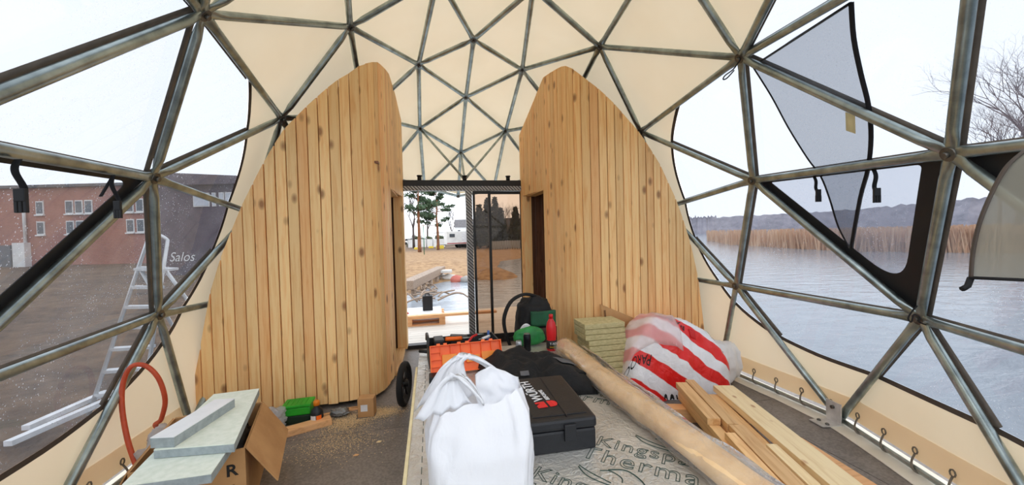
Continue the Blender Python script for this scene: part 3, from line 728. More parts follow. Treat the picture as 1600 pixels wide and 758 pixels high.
def G(x, dist): p = far(x, dist, 0); p.z = gz(p); return p
pine('pine_tree', G(684, 52), 8.6, 'tall pine with an orange trunk behind the open door', 3, 0.34, 0.30)
pine('pine_tree', G(655, 47), 9.6, 'dark trunked pine at the left edge of the open door', 8, 0.45, 0.20)
bare('bare_tree', G(646, 62), 10.5, 'leafless tree behind the pines at the door', 5)
bare('bare_tree', G(668, 84), 11.0, 'leafless tree between the two pines', 15)
bare('bare_tree', G(706, 92), 10.0, 'leafless tree behind the white trailer', 16)
bare('bare_tree', G(795, 62), 8.2, 'round leafless tree seen through the bronze pane', 6)
for i, (x, dd, hh, lb) in enumerate([(750, 55, 6.3, 'dark spruce beside the chequer plate post, behind bronze glass'), (763, 58, 7.6, 'taller dark spruce in the middle of the narrow bronze pane'), (774, 66, 8.6, 'pointed dark spruce just right of the pane frame'),
                                    (783, 60, 6.2, 'low dark spruce next to the round leafless tree'), (806, 56, 6.0, 'dark spruce at the right edge of the bronze pane')]):
    spruce('spruce_tree', G(x, dd), hh, lb, 20+i)
bare('bare_tree', far(1592, 46, WZ), 17, 'bare purplish tree beyond the lake at the right edge', 9, 'bark_purple', 0.012, 8)
bare('bare_tree', far(1562, 70, WZ), 17, 'faint bare tree behind the purplish one at the right edge', 31, 'bark_purple', 0.012, 8)
bare('bare_tree', far(1630, 62, WZ), 19, 'tall bare tree further along the shore, cut by the right edge', 33, 'bark_purple', 0.012, 8)
bare('bare_tree', far(1740, 44, WZ), 15, 'bare tree on the lake shore just outside the right edge', 12, 'bark_purple', 0.012, 7)
for i, (x, dd, rx, hh) in enumerate([(648, 70, 1.9, 2.2), (668, 72, 2.0, 2.0), (690, 74, 2.0, 2.1), (712, 78, 2.0, 2.4), (729, 80, 2.0, 2.4)]):
    shrub('bush', G(x, dd), rx, hh, ['green bush in the hedge, left of the dark trunked pine', 'green bush in the hedge between the two pines', 'green bush in the hedge right of the orange trunk', 'green bush in the hedge behind the white trailer', 'green bush in the hedge next to the chequer plate post'][i], 40+i, group='hedge behind the car park')

# ---- deck in front of the door and what lies on it
wood_mat('deck_white', (226, 222, 214), (200, 196, 188), (170, 164, 154), along='x', tone=0.08)
dk = MB(); dk.box((-2.1, 5.53, -0.25), (2.3, 7.72, -0.04)); deck = struct(dk.build('floor_deck', 'platform_under'), 'pale board deck outside the door')
y_ = 5.54
while y_ < 7.70:
    mb = MB(); mb.box((-2.1, y_, -0.038), (2.3, y_+0.135, -0.006)); mb.build('deck_board', 'deck_white', deck); y_ += 0.14
pal = thing('pallet', 'low pallet of rough boards on the white deck', 'pallet', (-0.95, 6.95, -0.006))
for z, n_ in ((0.0, 3), (0.12, 5)):
    for k in range(n_):
        yy = 6.60+k*(0.66/(n_-1)); mb = MB(); mb.box((-1.55, yy, -0.006+z), (-0.33, yy+0.09, 0.012+z)); mb.build('slat', 'pine_x', pal)
for xx in (-1.55, -0.98, -0.43):
    mb = MB(); mb.box((xx, 6.60, 0.013), (xx+0.1, 7.35, 0.113)); mb.build('bearer', 'pine_x', pal)
mb = MB(); mb.box((-1.6, 6.72, 0.133), (-0.38, 7.42, 0.163), bev=0.005); tag(mb.build('white_panel', 'plastic_white'), 'white panel lying on the pallet outside the door', 'panel')
mb = MB(); mb.box((-1.5, 6.585, 0.133), (0.56, 6.70, 0.173), bev=0.003); tag(mb.build('plank', 'pine_x'), 'long thin plank lying across the pallet and the deck outside the door', 'plank')
can = thing('canister', 'black upright canister standing on the white panel outside the door', 'canister', (-0.62, 7.1, 0.163))
mb = MB(); mb.box((-0.71, 7.03, 0.163), (-0.53, 7.17, 0.43), bev=0.02); mb.build('body', 'black_vinyl', can)
mb = MB(); mb.tube([(-0.66, 7.10, 0.425), (-0.66, 7.10, 0.46), (-0.59, 7.10, 0.46), (-0.59, 7.10, 0.425)], 0.012, 6); mb.build('handle', 'black_vinyl', can)
mat('red_cloth', (196, 44, 52), rough=0.8)
mb = MB(); mb.grid(lambda a, b_: Vector((-1.16+0.22*a, 6.84+0.13*b_, 0.166+0.05*math.sin(a*3.14)*math.sin(b_*3.14)+0.006*math.sin(a*17))), 12, 8); tag(mb.shell(0.004).build('rag', 'red_cloth'), 'small red rag on the white panel outside the door', 'rag')

# shore timber, stones and roots in front of the door
wood_mat('old_timber', (150, 128, 108), (112, 92, 76), (80, 62, 50), along='y', tone=0.1)
a, b_ = on(636, 446, -0.1), on(689, 421, -0.1)
mb = MB(); mb.cbox(((b_-a).length/2, 0, 0), ((b_-a).length, 0.42, 0.3), frame(a, b_-a), 0.02); tag(mb.build('timber_beam', 'old_timber'), 'heavy grey timber edging the sandy bank', 'beam')
for i in range(4):
    p = a.lerp(b_, 0.15+i*0.22); mb = MB(); mb.cyl((p.x, p.y-0.3, -0.9), (p.x, p.y-0.3, -0.12), 0.1, 8)
    tag(mb.build('timber_post', 'old_timber'), '%s short post under the shore timber, counted from the door edge' % ['first', 'second', 'third', 'fourth'][i], 'post', 'posts of the shore timber')
mat('stone_red', (196, 112, 96), (160, 88, 78), 2, 0.8, bmp=0.3); mat('stone_grey', (168, 164, 158), (124, 120, 116), 2, 0.8, bmp=0.3); mat('stone_white', (222, 220, 214), (190, 188, 182), 2, 0.8, bmp=0.3)
def stone(p, sx_, sy_, sz_, m_, label, seed, group='stones on the bank'):
    bm = bmesh.new(); bmesh.ops.create_icosphere(bm, subdivisions=3, radius=1.0)
    for q in bm.verts:
        d = 1+0.28*noise.noise(q.co*1.1+Vector((seed*7, 0, 0)))+0.08*noise.noise(q.co*3+Vector((seed, 5, 0))); q.co = Vector((q.co.x*sx_*d, q.co.y*sy_*d, q.co.z*sz_*d))+Vector(p)
    me = bpy.data.meshes.new('stone'); bm.to_mesh(me); bm.free()
    for q in me.polygons: q.use_smooth = True
    return tag(link('stone', me, m_), label, 'stone', group)
for i, (x, y, s_, mm, lb) in enumerate([(670, 434, 0.34, 'stone_red', 'reddish stone at the end of the shore timber'), (681, 435, 0.22, 'stone_grey', 'grey stone between the reddish one and the long white one'), (690, 432, 0.26, 'stone_grey', 'flat grey stone under the pale slab on the bank'),
                                       (702, 434, 0.32, 'stone_white', 'long white stone in the row on the bank'), (715, 437, 0.33, 'stone_red', 'long reddish stone right of the white one'), (728, 437, 0.28, 'stone_grey', 'grey stone next to the chequer plate post')]):
    p = on(x, y, -0.45); stone(p, s_, s_*0.7, s_*0.6, mm, lb, i+1)
p = on(694, 424, -0.12); mb = MB(); mb.cbox(p, (0.7, 0.5, 0.12), bev=0.02); tag(mb.build('stone_slab', 'stone_white'), 'pale slab lying on the grey stones at the timber end', 'slab')
rr = random.Random(4)
for k in range(22):
    x, y = rr.uniform(640, 690), rr.uniform(448, 472); p = on(x, y, -0.42); q = p+Vector((rr.uniform(-0.8, 0.9), rr.uniform(-0.4, 0.9), rr.uniform(-0.05, 0.25))); md = p.lerp(q, 0.5)+Vector((rr.uniform(-0.15, 0.15), 0, rr.uniform(0, 0.18)))
    tag(MB().tube(smooth_path([p, md, q], 4), 0.026, 6).build('root', 'old_timber'), 'crooked root lying on the bank below the shore timber', 'root', 'roots on the bank')

# trailer, fence and the rest beyond the sand
mat('wall_white', (238, 238, 236), (222, 222, 220), 2, 0.6); mat('glass_dark', (48, 54, 62), rough=0.2); mat('rubber', (24, 24, 25), rough=0.85)
mat('roof_grey', (112, 110, 112), (92, 90, 92), 2, 0.8); mat('yellow_paint', (236, 208, 70), rough=0.6); mat('green_plastic', (36, 120, 84), rough=0.6); mat('metal_grey', (150, 152, 152), rough=0.5, metal=0.5); mat('red_paint', (180, 50, 46), rough=0.6)
c0 = G(715, 60); ax = Vector((RT.x, RT.y, 0)).normalized(); ay = Vector((-ax.y, ax.x, 0))
ax2 = (ax*0.93+ay*0.36).normalized(); TM = frame(c0+Vector((0, 0, 0.55)), ax2)
tr = thing('trailer', 'white site trailer on wheels beyond the sand', 'trailer', c0)
mb = MB(); mb.box((-1.9, -1.1, 0), (1.9, 1.1, 2.0), TM, 0.06); bd = mb.build('body', 'wall_white', tr)
mb = MB(); mb.box((-1.5, -1.14, 1.1), (-0.7, -1.101, 1.6), TM); mb.build('window', 'glass_dark', tr)
mb = MB(); mb.box((0.4, -1.13, 0.25), (1.1, -1.101, 1.75), TM); mb.build('door', 'plastic_white', tr)
mb = MB(); mb.box((-1.9, -1.12, 0.1), (1.9, -1.101, 0.22), TM); mb.build('stripe', 'red_paint', tr)
for s_ in (-1, 1):
    for x in (0.1, 0.95):
        mb = MB(); mb.cyl(TM @ Vector((x, s_*0.95, -0.2)), TM @ Vector((x, s_*0.75, -0.2)), 0.36, 14); mb.build('wheel', 'rubber', tr)
mb = MB(); mb.box((-2.9, -0.06, -0.12), (-1.9, 0.06, 0.0), TM); mb.build('drawbar', 'metal_grey', tr)
def panel_run(xa, xb, n_, dist, h, m_, name, label, cat, group, z=0):
    for k in range(n_):
        p, q = G(xa+(xb-xa)*k/n_, dist), G(xa+(xb-xa)*(k+0.94)/n_, dist); t = thing(name, label % ['leftmost', 'second', 'third', 'fourth', 'fifth', 'sixth', 'seventh', 'eighth', 'ninth', 'tenth', 'eleventh', 'twelfth'][k], cat, (p+q)/2, group)
        mb = MB(); mb.cbox(((q-p).length/2, 0, h/2+0.1+z), ((q-p).length, 0.06, h), frame(p, q-p)); mb.build('sheet', m_, t)
        for e in (p, q): mb = MB(); mb.cyl(e+Vector((0, 0, -0.2)), e+Vector((0, 0, h+0.15+z)), 0.05, 6); mb.build('post', 'metal_grey', t)
panel_run(637, 696, 6, 64, 1.3, 'wall_white', 'fence_panel', 'white fence panel beyond the sand, %s in the row left of the trailer', 'fence', 'white fence beyond the sand')
panel_run(766, 812, 12, 50, 1.0, 'metal_grey', 'railing_panel', 'grey railing panel on the far bank, %s in the row behind bronze glass', 'railing', 'railing on the far bank')
for x, dd, s_, lb in ((651, 56, 0.5, 'yellow block on the sand by the dark trunked pine'), (673, 58, 0.45, 'yellow block on the sand between the two pines'), (687, 57, 0.7, 'yellow block on the sand right of the orange trunk')):
    p = G(x, dd); mb = MB(); mb.cbox(p+Vector((0, 0, s_*0.35)), (s_*1.6, s_, s_*0.7), frame((0, 0, 0), (1, 0.2, 0)) if False else None, 0.06); tag(mb.build('barrier_block', 'yellow_paint'), lb, 'block', 'yellow blocks')
p = G(662, 40); t = thing('lamp_post', 'thin lamp post with a white head by the pines', 'lamp post', p)
MB().cyl(p, p+Vector((0, 0, 2.9)), 0.04, 8).build('pole', 'green_plastic', t); MB().lathe([(0.02, 2.9), (0.14, 2.95), (0.17, 3.1), (0.1, 3.2), (0.02, 3.22)], p, 10).build('lamp_head', 'plastic_white', t)
def car(x, dist, label):
    p = G(x, dist); t = thing('car', label, 'car', p); m_ = frame(p, ax)
    mb = MB(); mb.prism([m_ @ Vector(q) for q in ((-2.1, -0.8, 0.3), (2.1, -0.8, 0.3), (2.1, -0.8, 0.8), (1.2, -0.8, 0.95), (0.6, -0.8, 1.45), (-1.4, -0.8, 1.45), (-2.0, -0.8, 0.95))], ay*1.6); mb.build('body', 'wall_white', t)
    mb = MB(); mb.prism([m_ @ Vector(q) for q in ((-1.6, -0.82, 0.98), (1.0, -0.82, 0.98), (0.5, -0.82, 1.36), (-1.3, -0.82, 1.36))], ay*1.64); mb.build('windows', 'glass_dark', t)
    for q in (-1.3, 1.3): mb = MB(); mb.cyl(m_ @ Vector((q, -0.85, 0.32)), m_ @ Vector((q, -0.6, 0.32)), 0.32, 12); mb.build('wheel', 'rubber', t)
car(644, 92, 'white car parked behind the hedge at the left edge of the door'); car(666, 95, 'white car parked behind the hedge between the pines')
def house(name, x, dist, wd, dp_, h, roof, m_, mr_, label, wins_=(), z0=0.0, turn=0.0):
    p = G(x, dist)+Vector((0, 0, z0)); t = thing(name, label, 'building', p); d = (ax*math.cos(turn)+ay*math.sin(turn)); m4 = frame(p, d)
    mb = MB(); mb.prism([m4 @ Vector(q) for q in ((-wd/2, 0, -0.5-z0), (wd/2, 0, -0.5-z0), (wd/2, 0, h), (-wd/2, 0, h))], m4.to_3x3() @ Vector((0, dp_, 0))); mb.build('walls', m_, t)
    mb = MB(); mb.prism([m4 @ Vector(q) for q in ((-wd/2-0.3, -0.4, h), (-wd/2-0.3, dp_+0.4, h), (-wd/2-0.3, dp_/2, h+roof))], m4.to_3x3() @ Vector((wd+0.6, 0, 0))); mb.build('roof', mr_, t)
    for (x0, z1, ww, hh, wm) in wins_:
        mb = MB(); mb.box((x0, -0.06, z1), (x0+ww, 0.01, z1+hh), m4); o = mb.build('window', 'wall_white', t); mb = MB(); mb.box((x0+0.08*ww, -0.08, z1+0.1*hh), (x0+0.92*ww, -0.061, z1+0.9*hh), m4); mb.build('pane', wm, o)
    return t, m4
house('house', 727, 165, 9, 8, 3.6, 3.4, 'wall_white', 'roof_grey', 'white house with a grey roof behind the trailer', [(-3.2, 1.2, 1.2, 1.2, 'glass_dark'), (1.6, 1.2, 1.2, 1.2, 'glass_dark')], 2.6)
mat('dark_boards', (58, 48, 42), (42, 35, 31), 2, 0.8)
house('house', 797, 70, 7, 7, 2.6, 2.6, 'dark_boards', 'dark_boards', 'dark house on the far bank behind bronze glass', [(-2, 1.0, 1.1, 1.0, 'glass_dark'), (0.9, 1.0, 1.1, 1.0, 'glass_dark')])
p = G(690, 84); t = thing('gazebo', 'small open gazebo with a pale roof behind the hedge', 'gazebo', p)
for dx, dy in ((-1, -1), (1, -1), (1, 1), (-1, 1)): MB().cyl(p+Vector((dx, dy, 0)), p+Vector((dx, dy, 2.4)), 0.09, 6).build('post', 'wall_white', t)
MB().lathe([(1.9, 2.4), (0.05, 3.5)], p, 4).build('roof', 'wall_white', t)

# ---- left: brick building, dark building with lettering, ladder and boards
m, nt, n, l = newmat('brick_far'); b = n['Principled BSDF']
br = n.new('ShaderNodeTexBrick'); br.inputs['Scale'].default_value = 3.2; br.inputs['Color1'].default_value = (*lin((176, 112, 96)), 1); br.inputs['Color2'].default_value = (*lin((152, 92, 80)), 1); br.inputs['Mortar'].default_value = (*lin((176, 158, 146)), 1)
mp = n.new('ShaderNodeMapping'); tc = n.new('ShaderNodeTexCoord'); l.new(tc.outputs['Object'], mp.inputs[0]); mp.inputs['Rotation'].default_value = (math.pi/2, 0, 0)
l.new(mp.outputs[0], br.inputs['Vector']); l.new(mixc(nt, 0.4, br.outputs['Color'], ramp(nt, noise_fac(nt, coords(nt), 0.6, 4), [(0.3, (140, 88, 78)), (0.7, (192, 136, 118))])), b.inputs['Base Color']); b.inputs['Roughness'].default_value = 0.9
mat('pane_grey', (96, 104, 112), (80, 86, 94), 2, 0.3); mat('purple_boards', (98, 86, 96), (78, 68, 78), 3, 0.8); mat('sky_pane', (205, 212, 222), (190, 198, 210), 2, 0.25)  # sky_pane: brightness of the sky behind is painted into the opaque panes
def facing(xa, xb, dep): return [G(x_, dep*math.hypot(1, (x_-800)/F_PX)) for x_ in (xa, xb)]
p, q = facing(-260, 262, 36); p.z = q.z = -0.5; L_ = (q-p).length; m4 = frame(p, q-p); t = thing('brick_building', 'two storey red brick building beyond the muddy ground', 'building', (p+q)/2)
mb = MB(); mb.box((0, 0, -0.3), (L_, 9, 7.5), m4); mb.build('walls', 'brick_far', t)
mb = MB(); mb.box((-0.3, -0.35, 7.5), (L_+0.3, 9.3, 7.75), m4); mb.build('roof', 'roof_grey', t)
def lx(px_):                                      # distance along the front for a photo column
    d = ray(px_, 380); dd = Vector((d.x, d.y, 0)); e = (q-p).normalized(); r_ = Vector((CAM.x-p.x, CAM.y-p.y, 0)); den = e.x*(-dd.y)+dd.x*e.y
    return (r_.x*(-dd.y)+dd.x*r_.y)/den
for px_, wz in [(x_, z_) for z_ in (5.0, 3.1) for x_ in (60, 106, 121, 136, 200, 216)]+[(x_, z_) for z_ in (5.0, 3.1) for x_ in (-120, -90, -40)]:
    x0 = lx(px_); x1 = lx(px_+12); mb = MB(); mb.box((x0, -0.08, wz), (x1, 0.02, wz+1.25), m4); o = mb.build('window', 'wall_white', t)
    mb = MB(); mb.box((x0+0.08, -0.10, wz+0.1), (x1-0.08, -0.081, wz+1.15), m4); mb.build('pane', 'pane_grey', o)
    mb = MB(); mb.box((x0-0.05, -0.2, wz-0.12), (x1+0.05, 0.0, wz), m4); mb.build('sill', 'wall_white', o)
x0 = lx(43); mb = MB(); mb.cyl(m4 @ Vector((x0, -0.15, 2.4)), m4 @ Vector((x0, -0.15, 7.4)), 0.12, 8); mb.build('downpipe', 'wall_white', t)
mb = MB(); mb.box((lx(29), -0.5, -0.1), (lx(48), 0.0, 2.4), m4); mb.build('porch_pillar', 'wall_white', t)
mb = MB(); mb.box((lx(-60), -0.6, 0), (lx(28), 0.0, 2.2), m4); mb.build('garage_door', 'pane_grey', t)
p, q = facing(246, 440, 21); p.z = q.z = -0.5; L_ = (q-p).length; m4 = frame(p, q-p)
t = thing('dark_building', 'dark purple grey building with a row of bright windows under the eaves', 'building', (p+q)/2)
mb = MB(); mb.box((0, 0, -0.3), (L_, 6, 5.1), m4); mb.build('walls', 'purple_boards', t)
mb = MB(); mb.prism([m4 @ Vector(c_) for c_ in ((0.6, -0.5, 5.1), (L_+0.4, -0.5, 5.1), (L_+0.4, -0.5, 5.35), (1.4, -0.5, 5.75), (0.9, -0.5, 5.6))], m4.to_3x3() @ Vector((0, 7, 0))); mb.build('roof', 'purple_boards', t)
for xa, xb in ((306, 331), (335, 341), (346, 354), (356, 366)):
    x0, x1 = lx(xa), lx(xb); mb = MB(); mb.box((x0, -0.06, 3.95), (x1, 0.02, 4.7), m4); o = mb.build('window', 'wall_white', t); mb = MB(); mb.box((x0+0.05, -0.08, 4.0), (x1-0.05, -0.061, 4.65), m4); mb.build('pane', 'sky_pane', o)
me = text_mesh('Salos', 0.72, shear=0.3, fn=lambda c_: m4 @ Vector((lx(264)+c_.x*0.95, -0.05, 1.0+c_.y))); link('lettering', me, 'wall_white', t)
bare('bare_tree', G(127, 58*math.hypot(1, (127-800)/F_PX)), 11.5, 'bare treetop showing above the brick building roof', 61)
bare('bare_tree', G(18, 60*math.hypot(1, (18-800)/F_PX)), 12.5, 'bare treetop above the roof at the left edge', 62)
mat('aluminium', (224, 226, 228), (204, 206, 208), 6, 0.35, 0.5)
def seg(px_, py_, dep): return CAM+ray(px_, py_)*dep
lad = thing('step_ladder', 'aluminium step ladder standing outside on the mud', 'ladder', on(170, 650, -0.4))
D0, D1 = 5.0, 4.75
fl_, frr = on(138, 650, -0.42), on(222, 640, -0.42)
def lean(px_, py_, y_): return pv(px_, py_, y_)
TLy = fl_.y+0.75
tl, trr = lean(232, 372, TLy), lean(262, 375, TLy)
mb = MB(); top_ = (tl+trr)/2+Vector((0, 0, 0.06))
mb.tube([fl_]+smooth_path([tl, tl+Vector((0.06, 0, 0.05)), trr+Vector((-0.06, 0, 0.05)), trr], 4)+[frr], 0.021, 8); mb.build('front_rails', 'aluminium', lad)
for k in range(7):
    f = 0.10+0.118*k; a, b_ = fl_.lerp(tl, f), frr.lerp(trr, f); d = (b_-a).normalized()
    mb = MB(); mb.cbox(((b_-a).length/2, 0.03, 0), ((b_-a).length, 0.10, 0.035), frame(a, d)); mb.build('step', 'aluminium', lad)
pa, pb = fl_.lerp(tl, 0.80), frr.lerp(trr, 0.80); mb = MB(); mb.cbox(((pb-pa).length/2, 0.12, 0), ((pb-pa).length+0.06, 0.30, 0.03), frame(pa, pb-pa)); mb.build('platform', 'aluminium', lad)
for top_p, ft in ((fl_.lerp(tl, 0.82), fl_+Vector((0.28, 1.5, 0))), (frr.lerp(trr, 0.82), frr+Vector((0.28, 1.5, 0)))):
    mb = MB(); mb.tube([top_p, Vector((ft.x, ft.y, -0.42))], 0.022, 8); mb.build('rear_leg', 'aluminium', lad)
for (xa, ya, xb, yb, lb) in ((12, 697, 168, 628, 'outer of two long white battens lying outside the left window'), (40, 672, 168, 615, 'inner of two long white battens lying outside the left window')):
    a, b_ = on(xa, ya, -0.3), on(xb, yb, -0.3); mb = MB(); mb.cbox(((b_-a).length/2, 0, 0.02), ((b_-a).length, 0.075, 0.05), frame(a, b_-a), 0.004); tag(mb.build('batten', 'plastic_white'), lb, 'batten', 'white battens outside')

# ================================================================== THINGS INSIDE
# ---- stack of foil-faced insulation boards
m, nt, n, l = newmat('foil'); b = n['Principled BSDF']
v = coords(nt, True); f1 = noise_fac(nt, v, 5, 4); vo = n.new('ShaderNodeTexVoronoi'); vo.inputs['Scale'].default_value = 16; vo.feature = 'DISTANCE_TO_EDGE'
nz = n.new('ShaderNodeTexNoise'); nz.inputs['Scale'].default_value = 7; l.new(v, nz.inputs['Vector'])
l.new(mixc(nt, 0.5, v, nz.outputs['Color']), vo.inputs['Vector'])
l.new(ramp(nt, f1, [(0.3, (196, 194, 188)), (0.7, (220, 218, 212))]), b.inputs['Base Color']); b.inputs['Metallic'].default_value = 0.5; b.inputs['Roughness'].default_value = 0.28
hh = noise_fac(nt, v, 26, 3, 0.6, 1.2); l.new(bump(nt, hh, 0.85, 0.012), b.inputs['Normal'])
mat('pir_foam', (236, 222, 178), (224, 208, 160), 20, 0.9); mat('ink_green', (38, 66, 56), rough=0.7)
BZ = 0.5; boards = []
for k, (u0, u1, v0, v1, lb) in enumerate([(-0.70, 0.62, 0.50, 2.92, 'lowest of the foil faced insulation boards'), (-0.695, 0.60, 0.50, 2.98, 'second insulation board from the floor'), (-0.69, 0.62, 0.5, 2.80, 'middle insulation board in the foil faced stack'),
                                          (-0.672, 0.61, 0.5, 3.14, 'insulation board just under the printed top one'), (-0.655, 0.62, 0.5, 3.36, 'topmost foil faced insulation board with green outlined lettering')]):
    t = thing('insulation_board', lb, 'insulation board', ((u0+u1)/2, (v0+v1)/2, 0.1*k), 'stack of insulation boards')
    mb = MB(); mb.box((u0+0.001, v0+0.001, 0.1*k+0.004), (u1-0.001, v1-0.001, 0.1*k+0.096)); mb.build('foam_core', 'pir_foam', t)
    for z in (0.1*k, 0.1*k+0.096): mb = MB(); mb.box((u0, v0, z), (u1, v1, z+0.0038)); mb.build('foil_face', 'foil', t)
    boards.append(t)
def print_on(body, px_, py_, size, ang, parent, m_='ink_green', z=BZ+0.0005, org=None, bev=0.0017):
    o = org or on(px_, py_, z); d = Vector((math.cos(ang), math.sin(ang), 0)); M4 = frame(o, d)
    me = text_mesh(body, size, fill=False, bevel=bev, space=1.12, fn=lambda c_: M4 @ Vector((c_.x, c_.y, c_.z))); return link('lettering', me, m_, parent)
A_ = math.atan2(-0.64, 0.77)
d_ = Vector((math.cos(A_), math.sin(A_), 0)); e_ = Vector((-d_.y, d_.x, 0))
def stamp(o):
    print_on('Kingspan', 0, 0, 0.118, A_, boards[-1], org=o); print_on('Therma', 0, 0, 0.142, A_, boards[-1], org=o-e_*0.125-d_*0.04)
    lg = MB(); c0 = o+d_*0.31+e_*0.135
    def stroke(pts, r): lg.tube(smooth_path([c0+d_*a+e_*b2 for a, b2 in pts], 5), r, 5)
    stroke([(-0.15, 0.02), (-0.10, -0.025), (-0.02, -0.045), (0.06, -0.045)], 0.0025); stroke([(-0.15, 0.03), (-0.09, 0.0), (0.0, -0.03)], 0.0025)
    stroke([(-0.06, 0.03), (-0.02, 0.045), (0.03, 0.02), (0.04, -0.01)], 0.0025); stroke([(-0.03, 0.05), (0.04, 0.075), (0.11, 0.03), (0.14, -0.03)], 0.003); stroke([(0.0, -0.05), (0.07, -0.035), (0.15, -0.055)], 0.003)
    lg.build('lion_mark', 'ink_green', boards[-1])
o0 = on(929, 694, BZ+0.0005); stamp(o0)
stamp(on(868, 604, BZ+0.0005)); stamp(o0+Vector((-0.36, -0.16, 0))); stamp(o0+Vector((0.0, -0.72, 0)))
for x in (-0.60, -0.545):
    yy = 1.3
    while yy < 3.0: mb = MB(); mb.box((x, yy, BZ), (x+0.003, yy+0.05, BZ+0.001)); mb.build('dash_mark', 'ink_green', boards[-1]); yy += 0.085
mb = MB(); mb.box((-0.672, 0.6, BZ-0.004), (-0.657, 3.0, BZ+0.004)); o = tag(mb.build('cream_batten', 'pir_foam'), 'thin cream strip along the left edge of the insulation boards', 'strip')
mb2 = None

# ---- long roll wrapped in clear plastic on the boards' right edge
mat('brown_felt', (240, 206, 158), (214, 172, 122), 7, 0.85, bmp=0.3)
rl = thing('wrapped_roll', 'long brown roll wrapped in clear plastic along the insulation boards', 'roll', (0.55, 1.8, BZ))
def rollpt(a, b_, grow, amp, seed):
    y = 0.45+2.55*b_; an = 2*math.pi*a
    r = 0.062+grow+0.016*noise.noise(Vector((math.cos(an)*1.5, y*2.2, math.sin(an)*1.5+seed)))+amp*noise.noise(Vector((math.cos(an)*5, y*7, math.sin(an)*5+seed)))
    x = 0.545+0.03*math.sin(y*1.9)+0.0*y; cz = BZ+0.064
    p = Vector((x+math.cos(an)*r*1.12, y, max(BZ+0.008, cz+math.sin(an)*r*0.92))); return p
mb = MB(); mb.grid(lambda a, b_: rollpt(a, b_, 0, 0.006, 0), 20, 60, True)
mb.add([rollpt(i/20, 0, 0, 0.006, 0) for i in range(20)], [tuple(range(20))]); mb.add([rollpt(i/20, 1, 0, 0.006, 0) for i in range(20)], [tuple(range(20))]); mb.build('roll_core', 'brown_felt', rl)
mb = MB(); mb.grid(lambda a, b_: rollpt(a, b_, 0.014, 0.016, 4), 28, 110, True); mb.build('plastic_wrap', 'wrap_plastic', rl)
def drape(a, b_):
    y = 0.45+2.4*b_; s_ = a; w_ = 0.01*noise.noise(Vector((a*9, y*6, 2)))+0.02*noise.noise(Vector((a*3, y*2.2, 7)))
    return Vector((0.60+0.16*s_**0.8+w_*0.6, y, BZ+0.11-0.30*s_**1.7+w_))
mb = MB(); mb.grid(drape, 14, 70); mb.shell(0.0015).build('loose_plastic', 'wrap_plastic', rl)

# ---- white carrier bag
m, nt, n, l = newmat('bag_white'); out = n['Material Output']; n.remove(n['Principled BSDF'])
df = n.new('ShaderNodeBsdfPrincipled'); df.inputs['Base Color'].default_value = (*lin((246, 247, 250)), 1); df.inputs['Roughness'].default_value = 0.35
tl_ = n.new('ShaderNodeBsdfTranslucent'); tl_.inputs[0].default_value = (*lin((244, 246, 250)), 1); mx = n.new('ShaderNodeMixShader'); mx.inputs[0].default_value = 0.3
l.new(bump(nt, noise_fac(nt, coords(nt, False, (1, 1, 0.35)), 24, 4, 0.6, 0.8), 0.5, 0.01), df.inputs['Normal']); l.new(df.outputs[0], mx.inputs[1]); l.new(tl_.outputs[0], mx.inputs[2]); l.new(mx.outputs[0], out.inputs[0])
bagc = Vector((-0.365, 1.49, BZ+0.001)); bag = thing('carrier_bag', 'white plastic carrier bag with two handles, standing on the insulation boards', 'bag', bagc)
def bagpt(a, b_):
    an = 2*math.pi*a; c_, s_ = math.cos(an), math.sin(an)
    ex = 0.6; c2 = math.copysign(abs(c_)**ex, c_); s2 = math.copysign(abs(s_)**ex, s_)
    wx = interp(b_, [(0, 0.195), (0.3, 0.205), (0.6, 0.212), (0.8, 0.205), (1.0, 0.17)]); wy = interp(b_, [(0, 0.13), (0.5, 0.14), (0.8, 0.11), (1, 0.06)])
    wr = 0.016*noise.noise(Vector((c_*2.2, s_*2.2, b_*2.4)))+0.012*noise.noise(Vector((c_*6, s_*6, b_*3)))+0.006*math.sin(an*11+b_*3)*b_
    z = 0.335*b_
    z += (0.035*c_+0.02*noise.noise(Vector((c_*3, s_*3, 8))))*b_**3
    return bagc+Vector((c2*(wx+wr)+0.005, s2*(wy+wr)+0.06*b_, z))
mb = MB(); mb.grid(bagpt, 64, 26, True); fo = len(mb.v); mb.add([bagpt(i/64, 0) for i in range(64)], [tuple(range(64))[::-1]]); mb.build('sack', 'bag_white', bag)
def handle(p0, p1, top, w0, wt, tw, seed):
    p0, p1, top = Vector(p0), Vector(p1), Vector(top)
    def fn(a, b_):
        q = (1-b_)**2*p0+2*b_*(1-b_)*(2*top-(p0+p1)*0.5)+b_**2*p1; w_ = w0+(wt-w0)*math.sin(math.pi*b_)**0.8
        fold = 0.007*math.sin(a*22+seed)+0.008*noise.noise(Vector((a*4, b_*5, seed)))
        side = Vector((math.cos(tw), math.sin(tw), 0)); nrm = (p1-p0).normalized()
        return q+nrm*((a-0.5)*w_*(0.75-b_)*1.6)+side*((a-0.5)*w_*0.5)+Vector((0, fold-0.015, (a-0.5)*w_*0.55*(1 if b_ < 0.5 else -1)*0.3+fold))
    m_ = MB(); m_.grid(fn, 14, 36); return m_.shell(0.002)
B0 = bagc+Vector((0, 0.06, 0.32))
handle(B0+Vector((-0.135, -0.02, -0.01)), B0+Vector((0.02, -0.05, 0.015)), B0+Vector((-0.085, 0.0, 0.12)), 0.14, 0.06, 0.4, 1).build('handle', 'bag_white', bag)
handle(B0+Vector((-0.125, 0.07, -0.01)), B0+Vector((0.17, 0.07, 0.01)), B0+Vector((-0.045, 0.09, 0.165)), 0.15, 0.07, -0.2, 5).build('handle', 'bag_white', bag)
